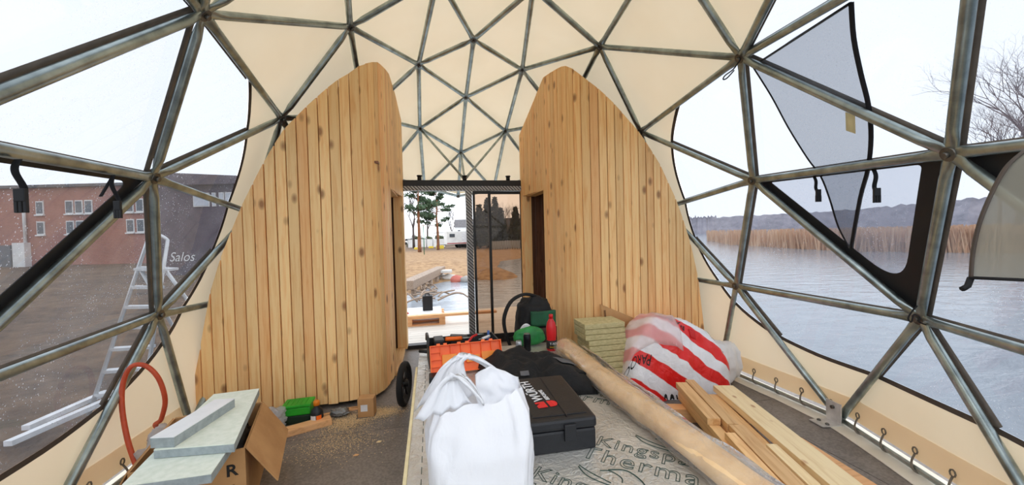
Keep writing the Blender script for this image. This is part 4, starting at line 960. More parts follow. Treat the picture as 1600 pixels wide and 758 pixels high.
def flap(a, b_):                                    # the torn, spread right hand side
    p = B0+Vector((0.0+0.185*a, 0.05-0.05*b_, 0.0)); h = 0.125*(1-abs(a-0.35)*0.75); return p+Vector((0.02*noise.noise(Vector((a*4, b_*3, 1)))*b_, 0.02*noise.noise(Vector((a*5, b_*4, 3))), h*(1-b_)-0.05*b_))
mb = MB(); mb.grid(flap, 22, 18); mb.shell(0.002).build('spread_side', 'bag_white', bag)

# ---- black tool case with white and red print
mat('case_black', (25, 27, 32), (18, 20, 25), 12, 0.5, bmp=0.15, bscale=90); mat('print_white', (236, 236, 238), rough=0.6); mat('print_red', (220, 34, 36), rough=0.6)
tc0 = Vector((0.03, 1.90, BZ+0.001)); tb = thing('tool_case', 'black plastic tool case with white and red print on its lid', 'tool case', tc0)
TM = frame((-0.13, 1.645, BZ+0.001), (1, -0.03, 0))
mb = MB(); mb.box((0, 0, 0), (0.32, 0.53, 0.10), TM, 0.012); mb.build('body', 'case_black', tb)
mb = MB(); mb.box((-0.004, -0.004, 0.102), (0.324, 0.534, 0.152), TM, 0.014); ld = mb.build('lid', 'case_black', tb)
mb = MB(); mb.box((0.03, 0.04, 0.1515), (0.29, 0.49, 0.156), TM, 0.002); mb.build('lid_panel', 'case_black', ld)
mb = MB(); mb.box((0.185, 0.02, 0.155), (0.19, 0.50, 0.160), TM); mb.build('lid_rib', 'case_black', ld)
for x in (0.165,):
    mb = MB(); mb.box((x, -0.017, 0.055), (x+0.055, -0.001, 0.132), TM, 0.004); mb.build('latch', 'case_black', tb)
PT = TM @ Matrix.Translation((0.125, 0.20, 0.1575)) @ Matrix.Rotation(math.radians(95), 4, 'Z')
link('lettering', text_mesh('WÜRTH', 0.072, bevel=0.0012, fn=lambda c_: PT @ Vector((c_.x, c_.y, 0.001+c_.z))), 'print_white', ld)
P2 = PT @ Matrix.Translation((0.0, -0.034, 0)); link('small_lettering', text_mesh('BEFORMS', 0.030, bevel=0.0006, fn=lambda c_: P2 @ Vector((c_.x, c_.y, 0.001+c_.z))), 'print_white', ld)
mk = MB()
mk.prism([PT @ Vector(q) for q in ((-0.075, 0.004, 0), (-0.012, 0.004, 0), (-0.012, 0.052, 0), (-0.03, 0.052, 0), (-0.03, 0.03, 0), (-0.05, 0.052, 0), (-0.075, 0.052, 0))], (0, 0, 0.0015))
mk.prism([PT @ Vector((-0.043+0.032*math.cos(a), -0.028+0.026*math.sin(a), 0)) for a in [math.pi+i*math.pi/10 for i in range(11)]], (0, 0, 0.0015)); mk.prism([PT @ Vector(q) for q in ((-0.075, -0.027, 0), (-0.012, -0.027, 0), (-0.012, -0.008, 0), (-0.075, -0.008, 0))], (0, 0, 0.0015)); mk.build('red_mark', 'print_red', ld)

# ---- orange organiser: open lid towards us, grey tray full of tools behind
mat('orange_plastic', (252, 116, 24), (244, 98, 14), 10, 0.4); mat('orange_light', (252, 150, 40), (246, 136, 28), 10, 0.4); mat('tray_grey', (52, 54, 56), (38, 40, 42), 10, 0.55)
og = thing('organiser_case', 'bright orange organiser case opened on the insulation boards', 'organiser', (-0.29, 3.05, BZ+0.004))
OM = frame((-0.56, 2.78, BZ+0.008), (1, 0.06, 0)) @ Matrix.Rotation(math.radians(70), 4, 'X')
Wd, Hg = 0.53, 0.20
mb = MB(); mb.box((0, 0, -0.004), (Wd, Hg, 0.0), OM); 
for q in (((0, 0, 0), (Wd, 0.006, 0.035)), ((0, Hg-0.006, 0), (Wd, Hg, 0.035)), ((0, 0.006, 0), (0.006, Hg-0.006, 0.035)), ((Wd-0.006, 0.006, 0), (Wd, Hg-0.006, 0.035))): mb.box(q[0], q[1], OM)
lid = mb.build('lid', 'orange_plastic', og)
for k in range(1, 7): mb = MB(); x = Wd*k/7; mb.box((x-0.002, Hg*0.62, 0), (x+0.002, Hg-0.006, 0.024), OM); mb.build('divider', 'orange_plastic', lid)
for k in range(1, 4): mb = MB(); y = Hg*k/4; mb.box((0.006, y-0.002, 0), (Wd*0.15, y+0.002, 0.024), OM); mb.build('divider', 'orange_plastic', lid)
for x0, x1, y0, y1 in ((0.085, 0.19, 0.03, 0.13), (0.20, 0.245, 0.06, 0.11), (0.26, 0.305, 0.06, 0.12), (0.32, 0.36, 0.06, 0.11), (0.375, 0.475, 0.05, 0.125)):
    mb = MB(); mb.box((x0, y0, 0), (x1, y1, 0.03), OM, 0.002); mb.build('bin', 'orange_light', lid)
for x in (0.05, 0.10, 0.20, 0.26, 0.38, 0.44): mb = MB(); mb.box((x, Hg, 0.01), (x+0.025, Hg+0.012, 0.03), OM); mb.build('catch', 'orange_plastic', lid)
mb = MB(); TY = frame((-0.57, 2.93, BZ+0.004), (1, 0.06, 0)); mb.box((0, 0, 0), (0.56, 0.33, 0.008), TY)
for q in (((0, 0, 0.008), (0.56, 0.012, 0.11)), ((0, 0.318, 0.008), (0.56, 0.33, 0.15)), ((0, 0.012, 0.008), (0.012, 0.318, 0.15)), ((0.548, 0.012, 0.008), (0.56, 0.318, 0.15))): mb.box(q[0], q[1], TY)
mb.build('tray', 'tray_grey', og)
mb = MB(); mb.tube([TY @ Vector(q) for q in ((0.0, 0.05, 0.15), (0.0, 0.08, 0.205), (0.0, 0.25, 0.205), (0.0, 0.28, 0.15))], 0.012, 8); mb.build('carry_handle', 'tray_grey', og)
mat('blue_plastic', (62, 100, 168), rough=0.5); mat('teal_plastic', (28, 96, 112), rough=0.5)
def tool(name, label, cat, pts, r, m_, hp=None, hm=None, group='tools in the orange organiser'):
    t = thing(name, label, cat, TY @ Vector(pts[0]), group); MB().tube([TY @ Vector(q) for q in pts], r, 7).build('grip' if hp else 'body', m_, t)
    if hp: MB().tube([TY @ Vector(q) for q in hp], [0.006]*len(hp), 6).build('shaft', hm, t)
tool('screwdriver', 'orange handled screwdriver lying across the organiser tray', 'screwdriver', [(0.14, 0.14, 0.175), (0.27, 0.16, 0.165)], 0.017, 'orange_plastic', [(0.27, 0.16, 0.165), (0.38, 0.18, 0.158)], 'galvanised')
tool('pliers', 'red handled pliers in the organiser tray', 'pliers', [(0.30, 0.10, 0.13), (0.36, 0.16, 0.17), (0.40, 0.19, 0.175)], 0.010, 'print_red', [(0.40, 0.19, 0.175), (0.46, 0.21, 0.17)], 'galvanised')
tool('chisel', 'pale flat chisel at the right of the organiser tray', 'chisel', [(0.43, 0.12, 0.155), (0.50, 0.16, 0.162)], 0.012, 'plastic_white', [(0.40, 0.11, 0.155), (0.43, 0.12, 0.155)], 'galvanised')
tool('marker', 'blue marker standing in the organiser tray', 'marker', [(0.50, 0.26, 0.02), (0.515, 0.27, 0.18)], 0.011, 'blue_plastic')
mb = MB(); mb.box((0.17, 0.20, 0.02), (0.31, 0.29, 0.20), TY @ Matrix.Rotation(0.12, 4, 'Y'), 0.01); tag(mb.build('tool_pouch', 'tray_grey'), 'grey box of bits standing at the back of the organiser tray', 'box')
mb = MB(); mb.box((0.05, 0.12, 0.02), (0.13, 0.28, 0.175), TY, 0.012); tag(mb.build('drill_battery', 'case_black'), 'black battery pack at the left of the organiser tray', 'battery')
mb = MB(); mb.box((-0.57, 2.63, BZ+0.001), (-0.44, 2.73, BZ+0.045), None, 0.006); tag(mb.build('plastic_box', 'case_black'), 'small black box below the orange lid', 'box')
mb = MB(); mb.box((-0.52, 2.45, BZ+0.001), (-0.42, 2.56, BZ+0.035), None, 0.006); tag(mb.build('glove_pack', 'teal_plastic'), 'teal packet between the orange case and the carrier bag', 'packet')
mb = MB(); mb.tube([(-0.655, 3.55, 0.53), (-0.56, 3.52, 0.52), (-0.45, 3.45, 0.512)], 0.014, 8); t_ = tag(mb.build('pry_bar', 'black_steel'), 'black bar sticking out left of the orange case', 'bar'); t_.location = (0, -0.22, 0.0)
# wheel and hand truck beside the stack
hw = thing('wheel', 'black spoked wheel standing on the floor left of the insulation stack', 'wheel', (-0.80, 3.52, 0))
ring = [Vector((-0.80+0.03*math.cos(a), 3.52+0.165*math.cos(a), 0.195+0.165*math.sin(a))) for a in [2*math.pi*i/28 for i in range(28)]]
MB().tube(ring, 0.03, 8, closed=True).build('tyre', 'rubber', hw)
for k in range(6):
    a = math.pi*k/3; MB().tube([(-0.80, 3.52, 0.195), (-0.80+0.03*math.cos(a), 3.52+0.15*math.cos(a), 0.195+0.15*math.sin(a))], 0.008, 6).build('spoke', 'black_steel', hw)
MB().cyl((-0.835, 3.52, 0.195), (-0.765, 3.52, 0.195), 0.03, 10).build('axle_hub', 'black_steel', hw)

# ---- black jacket
m, nt, n, l = newmat('jacket_black'); b = n['Principled BSDF']; b.inputs['Base Color'].default_value = (*lin((10, 10, 12)), 1); b.inputs['Roughness'].default_value = 0.85
l.new(bump(nt, noise_fac(nt, coords(nt), 14, 5, 0.6, 0.8), 0.6, 0.03), b.inputs['Normal']); mat('grey_panel', (96, 96, 98), (80, 80, 84), 10, 0.8)
jk = thing('jacket', 'crumpled black jacket with grey patches thrown on the insulation boards', 'jacket', (0.13, 2.6, BZ))
def jpt(a, b_):
    x = -0.23+0.64*a; y = 2.27+0.62*b_; r = (1-abs(2*a-1)**3)*(1-abs(2*b_-1)**3)
    h = 0.135*r**0.45+0.07*r*noise.noise(Vector((x*6, y*5, 1)))+0.045*r*noise.noise(Vector((x*13, y*10, 4)))
    return Vector((x+0.04*noise.noise(Vector((x*3, y*3, 0)))+0.05*(1-b_)*a, y+0.05*noise.noise(Vector((x*3, y*3, 9)))-0.08*a*(1-b_), BZ+0.004+max(0, h)))
mb = MB(); mb.grid(jpt, 60, 50); mb.shell(0.004).build('body', 'jacket_black', jk)
def slv(a, b_):
    an = 2*math.pi*a; y = 2.78-0.44*b_; x = 0.30+0.10*b_; r = 0.05*(1-0.25*b_)+0.012*noise.noise(Vector((math.cos(an)*2, y*16, math.sin(an)*2)))
    return Vector((x+math.cos(an)*r*1.3, y, max(BZ+0.003, BZ+0.055+math.sin(an)*r*0.9)))
mb = MB(); mb.grid(slv, 18, 30, True); mb.add([slv(i/18, 1) for i in range(18)], [tuple(range(18))]); mb.build('sleeve', 'jacket_black', jk)
for (x, y, w_, h_) in ((0.24, 2.50, 0.13, 0.07), (-0.02, 2.34, 0.05, 0.03)):
    mb = MB(); mb.grid(lambda a, b_: jpt((x+w_*a+0.23)/0.64, (y+h_*b_-2.27)/0.62)+Vector((0, 0, 0.012)), 10, 8); mb.shell(0.003).build('patch', 'grey_panel', jk)

# ---- bottle, cans, green bag, backpack
film('red_drink', (226, 30, 34), 0.55, 0.8, hazecol=(228, 26, 30)); mat('cap_red', (214, 24, 30), rough=0.4); mat('label_dark', (30, 26, 24), rough=0.6); mat('print_yellow', (236, 190, 40), rough=0.6)
bp = on(862, 547, BZ); bo = thing('drink_bottle', 'tall red plastic drink bottle standing on the insulation boards', 'bottle', bp)
MB().lathe([(0.036, 0), (0.043, 0.012), (0.043, 0.07), (0.039, 0.10), (0.043, 0.13), (0.043, 0.20), (0.034, 0.24), (0.018, 0.268), (0.015, 0.275)], bp, 20).build('body', 'cap_red', bo)
MB().lathe([(0.0445, 0.02), (0.0445, 0.09)], bp, 20).build('paper_label', 'label_dark', bo)
MB().lathe([(0.018, 0.276), (0.018, 0.305), (0.014, 0.308)], bp, 14).build('cap', 'cap_red', bo)
def wrap(c_, R_=0.0452, z=0.0, a0=-2.2): a = a0+c_.x/R_; return bp+Vector((math.cos(a)*(R_+0.0005), math.sin(a)*(R_+0.0005), z+c_.y))
link('lettering', text_mesh('T-REN', 0.026, fn=lambda c_: wrap(c_, z=0.056)), 'print_white', bo); link('band', text_mesh('ENERGY', 0.018, fn=lambda c_: wrap(c_, z=0.03)), 'print_yellow', bo)
mat('can_dark', (26, 28, 34), rough=0.3, metal=0.6); mat('can_pale', (214, 218, 222), (180, 186, 192), 6, 0.3, 0.4)
for (x, y, h_, r_, mm, lb) in ((824, 549, 0.150, 0.032, 'can_dark', 'dark tall drink can in front of the green bag'), (811, 551, 0.10, 0.026, 'can_pale', 'small pale can left of the dark drink can')):
    p = on(x, y, BZ); t = thing('drink_can', lb, 'can', p, 'drink cans on the boards')
    MB().lathe([(r_*0.8, 0), (r_, 0.01), (r_, h_-0.014), (r_*0.8, h_)], p, 18).build('body', mm, t); MB().lathe([(r_*0.82, h_), (r_*0.82, h_+0.003), (r_*0.7, h_+0.001)], p, 18).build('rim', 'galvanised', t)
def blob(name, c_, rx, ry, rz, m_, label, cat, amp=0.15, f_=2.2, seed=0, pw=1.0):
    t = thing(name, label, cat, (c_[0], c_[1], c_[2]))
    def fn(a, b_):
        th = 2*math.pi*a; ph = math.pi*(b_*0.98+0.01)-math.pi/2; d = Vector((math.cos(ph)*math.cos(th), math.cos(ph)*math.sin(th), math.sin(ph)))
        r = 1+amp*noise.noise(d*f_+Vector((seed, 0, 0)))+amp*0.6*noise.noise(d*f_*3+Vector((0, seed, 0)))
        s_ = lambda q: math.copysign(abs(q)**pw, q)
        return Vector((c_[0]+s_(d.x)*rx*r, c_[1]+s_(d.y)*ry*r, max(c_[2], c_[2]+rz+s_(d.z)*rz*r)))
    m2 = MB(); m2.grid(fn, 40, 26, True); return t, m2
mat('green_bag', (44, 150, 74), (28, 116, 56), 8, 0.5, bmp=0.5, bscale=20)
t, m2 = blob('green_bag', (0.30, 3.30, BZ+0.001), 0.15, 0.055, 0.085, 'green_bag', 'crumpled green plastic bag behind the drink cans', 'bag', 0.14, 1.6, 3); m2.build('sack', 'green_bag', t)
mat('pack_black', (26, 26, 28), (18, 18, 20), 14, 0.8, bmp=0.4, bscale=40); mat('pack_brown', (70, 44, 38), (52, 33, 29), 8, 0.8); mat('pack_green', (30, 92, 60), (22, 72, 46), 8, 0.7)
bk = Vector((0.36, 3.72, 0.0)); t, m2 = blob('backpack', (0.47, 3.72, 0.001), 0.18, 0.17, 0.43, 'pack_black', 'black and brown backpack with a raised strap behind the insulation stack', 'backpack', 0.12, 1.8, 7, 0.6); m2.build('body', 'pack_black', t)
mb = MB(); mb.grid(lambda a, b_: Vector((0.30+0.33*a, 3.535-0.03*math.sin(a*3.14), 0.30+0.30*b_+0.01*noise.noise(Vector((a*6, b_*6, 0))))), 14, 12); mb.shell(0.02).build('front_pocket', 'pack_brown', t)
mb = MB(); mb.grid(lambda a, b_: Vector((0.38+0.24*a, 3.525-0.02*math.sin(a*3.14), 0.62+0.14*b_+0.012*noise.noise(Vector((a*5, b_*5, 3))))), 12, 8); mb.shell(0.02).build('top_pocket', 'pack_green', t)
mb = MB(); mb.tube(smooth_path([(0.52, 3.70, 0.86), (0.36, 3.66, 0.905), (0.22, 3.64, 0.85), (0.145, 3.62, 0.72), (0.14, 3.62, 0.60), (0.18, 3.64, 0.46), (0.22, 3.66, 0.36)], 6), 0.032, 8, flat=0.5); mb.build('strap', 'pack_black', t)
mb = MB(); mb.grid(lambda a, b_: Vector((0.265+0.12*a, 3.50, 0.60+0.045*math.sin(a*3.14)**0.7*(b_+0.2))), 12, 5); mb.shell(0.008).build('white_badge', 'plastic_white', t)

# ---- mineral wool slabs and a cardboard sheet by the right wall
mat('wool', (212, 200, 152), (184, 172, 124), 30, 0.95, bmp=0.7, bscale=70, stretch=(1, 1, 3)); mat('cardboard', (196, 150, 100), (178, 132, 84), 6, 0.8); mat('card_dark', (120, 84, 52), (104, 72, 44), 6, 0.85)
NS = 13
for k in range(NS):
    j = max(0, NS-1-k); f = 1-k/(NS-1); dx = 0.16*f**1.3+0.01*math.sin(k*2.3); dy = -0.13*f**1.4
    mb = MB(); th = 0.0505; z = th*k; mb.box((0.82+dx, 3.28+dy, z), (1.22+dx, 3.56+dy*0.3, z+th-0.004), None, 0.006)
    lb = 'topmost yellow green mineral wool slab by the right wall' if k == NS-1 else ('mineral wool slab just under the topmost one by the right wall' if k == NS-2 else ('lowest mineral wool slab, on the floor by the right wall' if k == 0 else 'mineral wool slab number %s up from the floor in the stack by the right wall' % ['', 'two', 'three', 'four', 'five', 'six', 'seven', 'eight', 'nine', 'ten', 'eleven'][k]))
    tag(mb.build('wool_slab', 'wool'), lb, 'wool slab', 'mineral wool slabs by the right wall')
cb = thing('cardboard_tube', 'curved piece of brown cardboard leaning on the right wall behind the striped bag', 'cardboard', (1.3, 3.5, 0))
mb = MB(); mb.grid(lambda a, b_: Vector((1.20+0.36*a-0.10*b_, 3.545+0.03*math.sin(a*3.0)-0.015*(1-b_), 0.05+0.73*b_-0.16*a*b_)), 12, 10); mb.shell(0.006).build('sheet', 'cardboard', cb)
mb = MB(); mb.grid(lambda a, b_: Vector((1.145+0.018*a-0.008*b_, 3.535, 0.60+0.12*b_)), 4, 6); mb.shell(0.002).build('print_band', 'card_dark', cb)

# ---- big red and white striped insulation bag
m, nt, n, l = newmat('striped_bag'); b = n['Principled BSDF']
sx = n.new('ShaderNodeSeparateXYZ'); l.new(coords(nt, False), sx.inputs[0])
def math_(op, a, b_):
    q = n.new('ShaderNodeMath'); q.operation = op
    for i, v_ in enumerate((a, b_)):
        if hasattr(v_, 'links'): l.new(v_, q.inputs[i])
        else: q.inputs[i].default_value = v_
    return q.outputs[0]
ss = math_('ADD', math_('ADD', math_('MULTIPLY', sx.outputs['X'], 0.70), math_('MULTIPLY', sx.outputs['Z'], 0.80)), math_('MULTIPLY', sx.outputs['Y'], 0.55))
ss = math_('ADD', ss, math_('MULTIPLY', noise_fac(nt, coords(nt), 2.5, 2), 0.12))
fr_ = math_('FRACT', math_('MULTIPLY', ss, 4.0), 0.0)
l.new(ramp(nt, fr_, [(0.0, (236, 236, 240)), (0.48, (236, 236, 240)), (0.50, (226, 30, 28)), (0.98, (226, 30, 28)), (1.0, (236, 236, 240))]), b.inputs['Base Color']); b.inputs['Roughness'].default_value = 0.3
l.new(bump(nt, noise_fac(nt, coords(nt), 13, 4, 0.6, 0.9), 0.45, 0.03), b.inputs['Normal'])
film('veil_plastic', (255, 252, 252), 0.38, 0.5, hazecol=(255, 250, 250), wrinkle=0.4)
pb = thing('insulation_bag', 'big red and white striped plastic insulation bag in front of the right wall', 'bag', (1.75, 3.22, 0))
HB = [(0, 0.36), (0.08, 0.56), (0.25, 0.69), (0.4, 0.70), (0.6, 0.64), (0.8, 0.53), (0.93, 0.40), (1.0, 0.26)]
def parpt(a, b_, grow=0.0):
    a = min(1, max(0, a)); x = 1.14+1.06*a; H_ = interp(a, HB); e = (1-abs(2*a-1)**6)**0.5 if abs(2*a-1) < 1 else 0
    an = math.pi*(1.06-1.12*b_)          # front foot -> over the top -> back foot
    c_, s_ = math.cos(an), math.sin(an); c2 = math.copysign(abs(c_)**0.62, c_); s2 = math.copysign(abs(s_)**0.7, s_)
    yc = 3.27+0.02*math.sin(a*5); ry = (0.23+0.03*math.sin(a*3.1))*(0.35+0.65*e)
    nz_ = 0.05*noise.noise(Vector((a*4, b_*4, 1)))+0.022*noise.noise(Vector((a*11, b_*9, 5)))+0.009*noise.noise(Vector((a*30, b_*24, 2)))
    H_ *= (0.45+0.55*e)
    return Vector((x+0.05*noise.noise(Vector((b_*5, a*2, 8))), yc+c2*(ry+nz_+grow)-0.05*(1-s_), max(0.004, H_*max(s2, -0.02)+nz_*max(s_, 0)+grow*s_)))
mb = MB(); mb.grid(lambda a, b_: parpt(a, b_), 70, 56)
for e in (0, 1): mb.add([parpt(e, i/55) for i in range(56)], [tuple(range(56))])
mb.build('sack', 'striped_bag', pb)
mb = MB(); mb.grid(lambda a, b_: parpt(-0.02+0.5*a, 0.30+0.5*b_-0.10*a, 0.012+0.01*noise.noise(Vector((a*8, b_*8, 0)))), 26, 22); mb.shell(0.0015).build('pink_overlap', 'veil_plastic', pb)
mat('crumple_white', (238, 236, 236), (222, 220, 220), 5, 0.35, bmp=0.6, bscale=16)
def tailpt(a, b_):
    an = 2*math.pi*a; x = 2.02+0.30*b_; r = 0.17*(1-0.35*b_)+0.035*noise.noise(Vector((math.cos(an)*2, math.sin(an)*2, b_*4)))+0.02*noise.noise(Vector((math.cos(an)*6, math.sin(an)*6, b_*9)))
    return Vector((x+0.03*noise.noise(Vector((an, b_*3, 2))), 3.18+math.cos(an)*r*0.9, max(0.004, 0.22+math.sin(an)*(r+0.06))))
mb = MB(); mb.grid(tailpt, 30, 18, True); mb.add([tailpt(i/30, 1) for i in range(30)], [tuple(range(30))]); mb.build('bunched_end', 'crumple_white', pb)
mat('print_black', (24, 24, 26), rough=0.6)
def parprint(body, size, a0, b0, ang, m_='print_black'):
    ca, sa = math.cos(ang), math.sin(ang)
    return link('lettering', text_mesh(body, size, fn=lambda c_: parpt(a0+(c_.x*ca-c_.y*sa)/1.06, b0+(c_.x*sa+c_.y*ca)/1.05, 0.004)), m_, pb)
parprint('PAROC', 0.085, 0.56, 0.36, math.radians(148)); parprint('PAROC', 0.075, 0.22, 0.20, math.radians(155)); parprint('PAROC', 0.075, 0.52, 0.055, math.radians(178)); parprint('PAROC', 0.07, 0.97, 0.30, math.radians(130))
mb = MB(); mb.grid(lambda a, b_: parpt(0.585+0.05*a, 0.29+0.06*b_, 0.005), 5, 5); mb.shell(0.001).build('red_badge', 'print_red', pb)

# ---- pile of timber on blocks
fd = Vector((on(1195, 758, 0.24)-on(1056, 598, 0.24))); fd.z = 0; fd.normalize(); sd = Vector((-fd.y, fd.x, 0))      # towards us, and to the right
P0 = on(1056, 598, 0.24); P0.z = 0
if sd.x < 0: sd = -sd
tgrp = 'timber pile on the right'
def timber(lat, start, length, wd, z, th, m_, label, turn=0.0):
    d = (Matrix.Rotation(turn, 3, 'Z') @ fd); s2 = Vector((-d.y, d.x, 0)); s2 = s2 if s2.x > 0 else -s2
    o = P0+sd*lat+fd*start; vs = []
    mb = MB(); M4 = Matrix.Identity(4)
    for i in range(3): M4[i][0] = s2[i]; M4[i][1] = -d[i]; M4[i][3] = o[i]
    M4[2][3] = z; M4[2][2] = 1
    mb.box((0, -length, 0), (wd, 0, th), None, 0.002); ob = mb.build('timber', m_); ob.matrix_world = M4
    return tag(ob, label, 'timber', tgrp)
T_ = 0.045
timber(0.015, 0.00, 2.4, 0.095, 0.105, T_, 'pine_y', 'brown plank at the bottom left of the timber pile')
timber(0.125, 0.05, 2.4, 0.095, 0.105, T_, 'pine_y', 'brown plank at the bottom of the pile, second from the left')
timber(0.235, 0.10, 2.4, 0.095, 0.105, T_, 'pine_y', 'brown plank at the bottom middle of the timber pile')
timber(0.010, 0.02, 2.3, 0.070, 0.152, T_, 'pine_y', 'narrow plank in the second layer, left edge of the timber pile')
timber(0.095, 0.30, 2.1, 0.075, 0.152, T_, 'pine_y', 'plank starting further back in the second layer of the timber pile')
timber(0.180, 0.12, 2.2, 0.095, 0.152, T_, 'pine_y', 'plank in the second layer under the long middle plank')
timber(0.000, 0.00, 0.62, 0.085, 0.199, T_, 'pine_y', 'short plank on top at the left end of the timber pile')
timber(0.095, -0.06, 0.75, 0.070, 0.199, T_, 'pine_y', 'short plank on top beside the striped bag, second from the left')
timber(0.085, 0.30, 2.0, 0.085, 0.199, T_, 'pine_y', 'long middle plank on top of the timber pile', 0.0) if False else timber(0.100, 0.70, 1.6, 0.090, 0.199, T_, 'pine_y', 'long middle plank on top of the timber pile')
timber(0.030, 0.80, 1.5, 0.060, 0.199, T_, 'pine_y', 'thin plank on top at the left, starting halfway down the pile')
timber(0.345, 0.02, 2.3, 0.120, 0.152, T_, 'pine_y', 'brown plank under the pale one in the timber pile')
timber(0.270, 0.06, 1.9, 0.155, 0.199, T_, 'pine_light', 'pale wide plank at the right of the timber pile', 0.03)
timber(0.205, 0.92, 1.3, 0.060, 0.199, T_, 'pine_light', 'pale narrow offcut wedged beside the wide pale plank')
timber(0.440, 0.60, 1.8, 0.070, 0.105, 0.04, 'pine_y', 'low plank along the right side of the timber pile')
def block(px_, py_, sx_, sy_, sz_, ang, label, m_='pine_x'):
    p = on(px_, py_, 0); mb = MB(); mb.cbox((0, 0, sz_/2), (sx_, sy_, sz_), None, 0.003); o = mb.build('wood_block', m_); o.location = p; o.rotation_euler = (0, 0, ang); return tag(o, label, 'wood block', 'blocks under the timber pile')
bb = P0+sd*0.22+fd*0.14; mb = MB(); mb.cbox((0, 0, 0.052), (0.72, 0.10, 0.104), None, 0.003); o = mb.build('wood_block', 'pine_x'); o.location = (bb.x, bb.y, 0); o.rotation_euler = (0, 0, math.atan2(sd.y, sd.x)); tag(o, 'cross block carrying the far end of the timber pile', 'wood block', 'blocks under the timber pile')
bb = P0+sd*0.22+fd*1.75; o2 = o.copy(); COL.objects.link(o2); o2.location = (bb.x, bb.y, 0); o2['label'] = 'cross block carrying the near end of the timber pile'
a, b_ = on(1262, 700, 0), on(1352, 758, 0); dd = (b_-a).normalized(); mb = MB(); mb.box((-0.1, -0.075, 0), (0.9, 0.045, 0.016), frame(a, dd), 0.002); st = mb.build('floor_strip', 'pine_x'); tag(st, 'orange brown board with screw heads lying flat beside the timber pile', 'board')
for k in range(3): p = frame(a, dd) @ Vector((0.03+0.16*k, -0.04, 0.016)); MB().lathe([(0.012, 0), (0.010, 0.003), (0.002, 0.004)], p, 8).build('screw_head', 'hub_steel', st)

# ---- base plate, lacing loops, cords
br_ = thing('base_bracket', 'zinc angle bracket holding the dome foot to the floor on the right', 'bracket', (2.33, 2.2, 0)); tp = ND["T'"]; nr = Vector((-NRM["T'"].x, -NRM["T'"].y, 0)).normalized(); BM = frame(Vector((tp.x, tp.y, 0.006))+nr*0.05, Vector((nr.y, -nr.x, 0)))
mb = MB(); mb.box((-0.06, -0.004, 0), (0.06, 0.004, 0.16), BM); mb.build('upright_plate', 'bright_zinc', br_)
mb = MB(); mb.box((-0.06, 0.004, 0), (0.06, 0.15, 0.007), BM) if (BM.to_3x3() @ Vector((0, 1, 0))).dot(nr) > 0 else mb.box((-0.06, -0.15, 0), (0.06, -0.004, 0.007), BM); mb.build('foot_plate', 'bright_zinc', br_)
for x in (-0.035, 0.035):
    s_ = 1 if (BM.to_3x3() @ Vector((0, 1, 0))).dot(nr) > 0 else -1
    p = BM @ Vector((x, s_*0.09, 0.007)); MB().lathe([(0.014, 0), (0.014, 0.006), (0.008, 0.012), (0.002, 0.013)], p, 6).build('bolt', 'hub_steel', br_)
p = BM @ Vector((0, s_*0.006, 0.12)); MB().cyl(p, p+nr*0.014, 0.014, 6).build('bolt', 'hub_steel', br_)
k_ = 0; ORD = ['first', 'second', 'third', 'fourth', 'fifth', 'sixth', 'seventh', 'eighth', 'ninth', 'tenth', 'eleventh', 'twelfth']
for keys in (("r'", "T'"), ("T'", "t'"), ('r', 'T'), ('T', 't')):
    a, b_ = ND[keys[0]], ND[keys[1]]; L_ = (b_-a).length; nn = max(3, int(L_/0.21))
    for j in range(nn):
        t = (j+0.6)/nn; p = a.lerp(b_, t); nr = (NRM[keys[0]].lerp(NRM[keys[1]], t)); nr = Vector((nr.x, nr.y, 0)).normalized(); tg = (b_-a).normalized()
        q = p+nr*0.035+Vector((0, 0, 0.085)); ring = [q+tg*(0.016*math.cos(a_))+Vector((0, 0, 0.02*math.sin(a_))) for a_ in [2*math.pi*i/8 for i in range(8)]]
        t0 = thing('lacing_loop', 'elastic loop on the %s skirt, %s from the tube foot %s' % ('right' if p.x > 0 else 'left', ORD[(nn-1-j) if keys[0][0] == 'r' else j], 'towards the board wall' if keys[0][0] == 'r' else 'towards the camera'), 'loop', p, 'elastic lacing along the dome foot')
        MB().tube(ring, 0.0045, 5, closed=True).build('eye', 'elastic_grey', t0)
        MB().tube(smooth_path([q-Vector((0, 0, 0.02)), p+nr*0.0+tg*0.03+Vector((0, 0, 0.03))-nr*0.012, p-nr*0.022+tg*0.06+Vector((0, 0, -0.005)), p+nr*0.016+tg*0.10+Vector((0, 0, -0.012))], 4), 0.006, 5).build('cord', 'elastic_grey', t0)

# ---- left: carton with flaps, pale boards, metal faced strip, hose, foil
CM = frame((-2.02, 2.72, 0.001), (0.965, -0.26, 0))            # x along the near side to the right, y away
def cbx(lo, hi): return lo, hi
cw, cl, ch, tk = 0.46, 0.62, 0.42, 0.006
CM = frame((-1.96, 2.12, 0.001), (0.97, 0.24, 0))
bx_ = thing('carton', 'big open cardboard carton with dark lettering, left of the floor', 'carton', (-1.75, 2.45, 0))
mb = MB(); mb.box((0, 0, 0), (cw, cl, tk), CM); mb.build('bottom', 'cardboard', bx_)
mb = MB(); mb.box((0, 0, tk), (cw, tk, ch), CM); nf = mb.build('near_side', 'cardboard', bx_)
mb = MB(); mb.box((0, cl-tk, tk), (cw, cl, ch), CM); mb.build('far_side', 'cardboard', bx_)
mb = MB(); mb.box((0, tk, tk), (tk, cl-tk, ch), CM); mb.build('left_side', 'cardboard', bx_)
mb = MB(); mb.box((cw-tk, tk, tk), (cw, cl-tk, ch), CM); mb.build('right_side', 'cardboard', bx_)
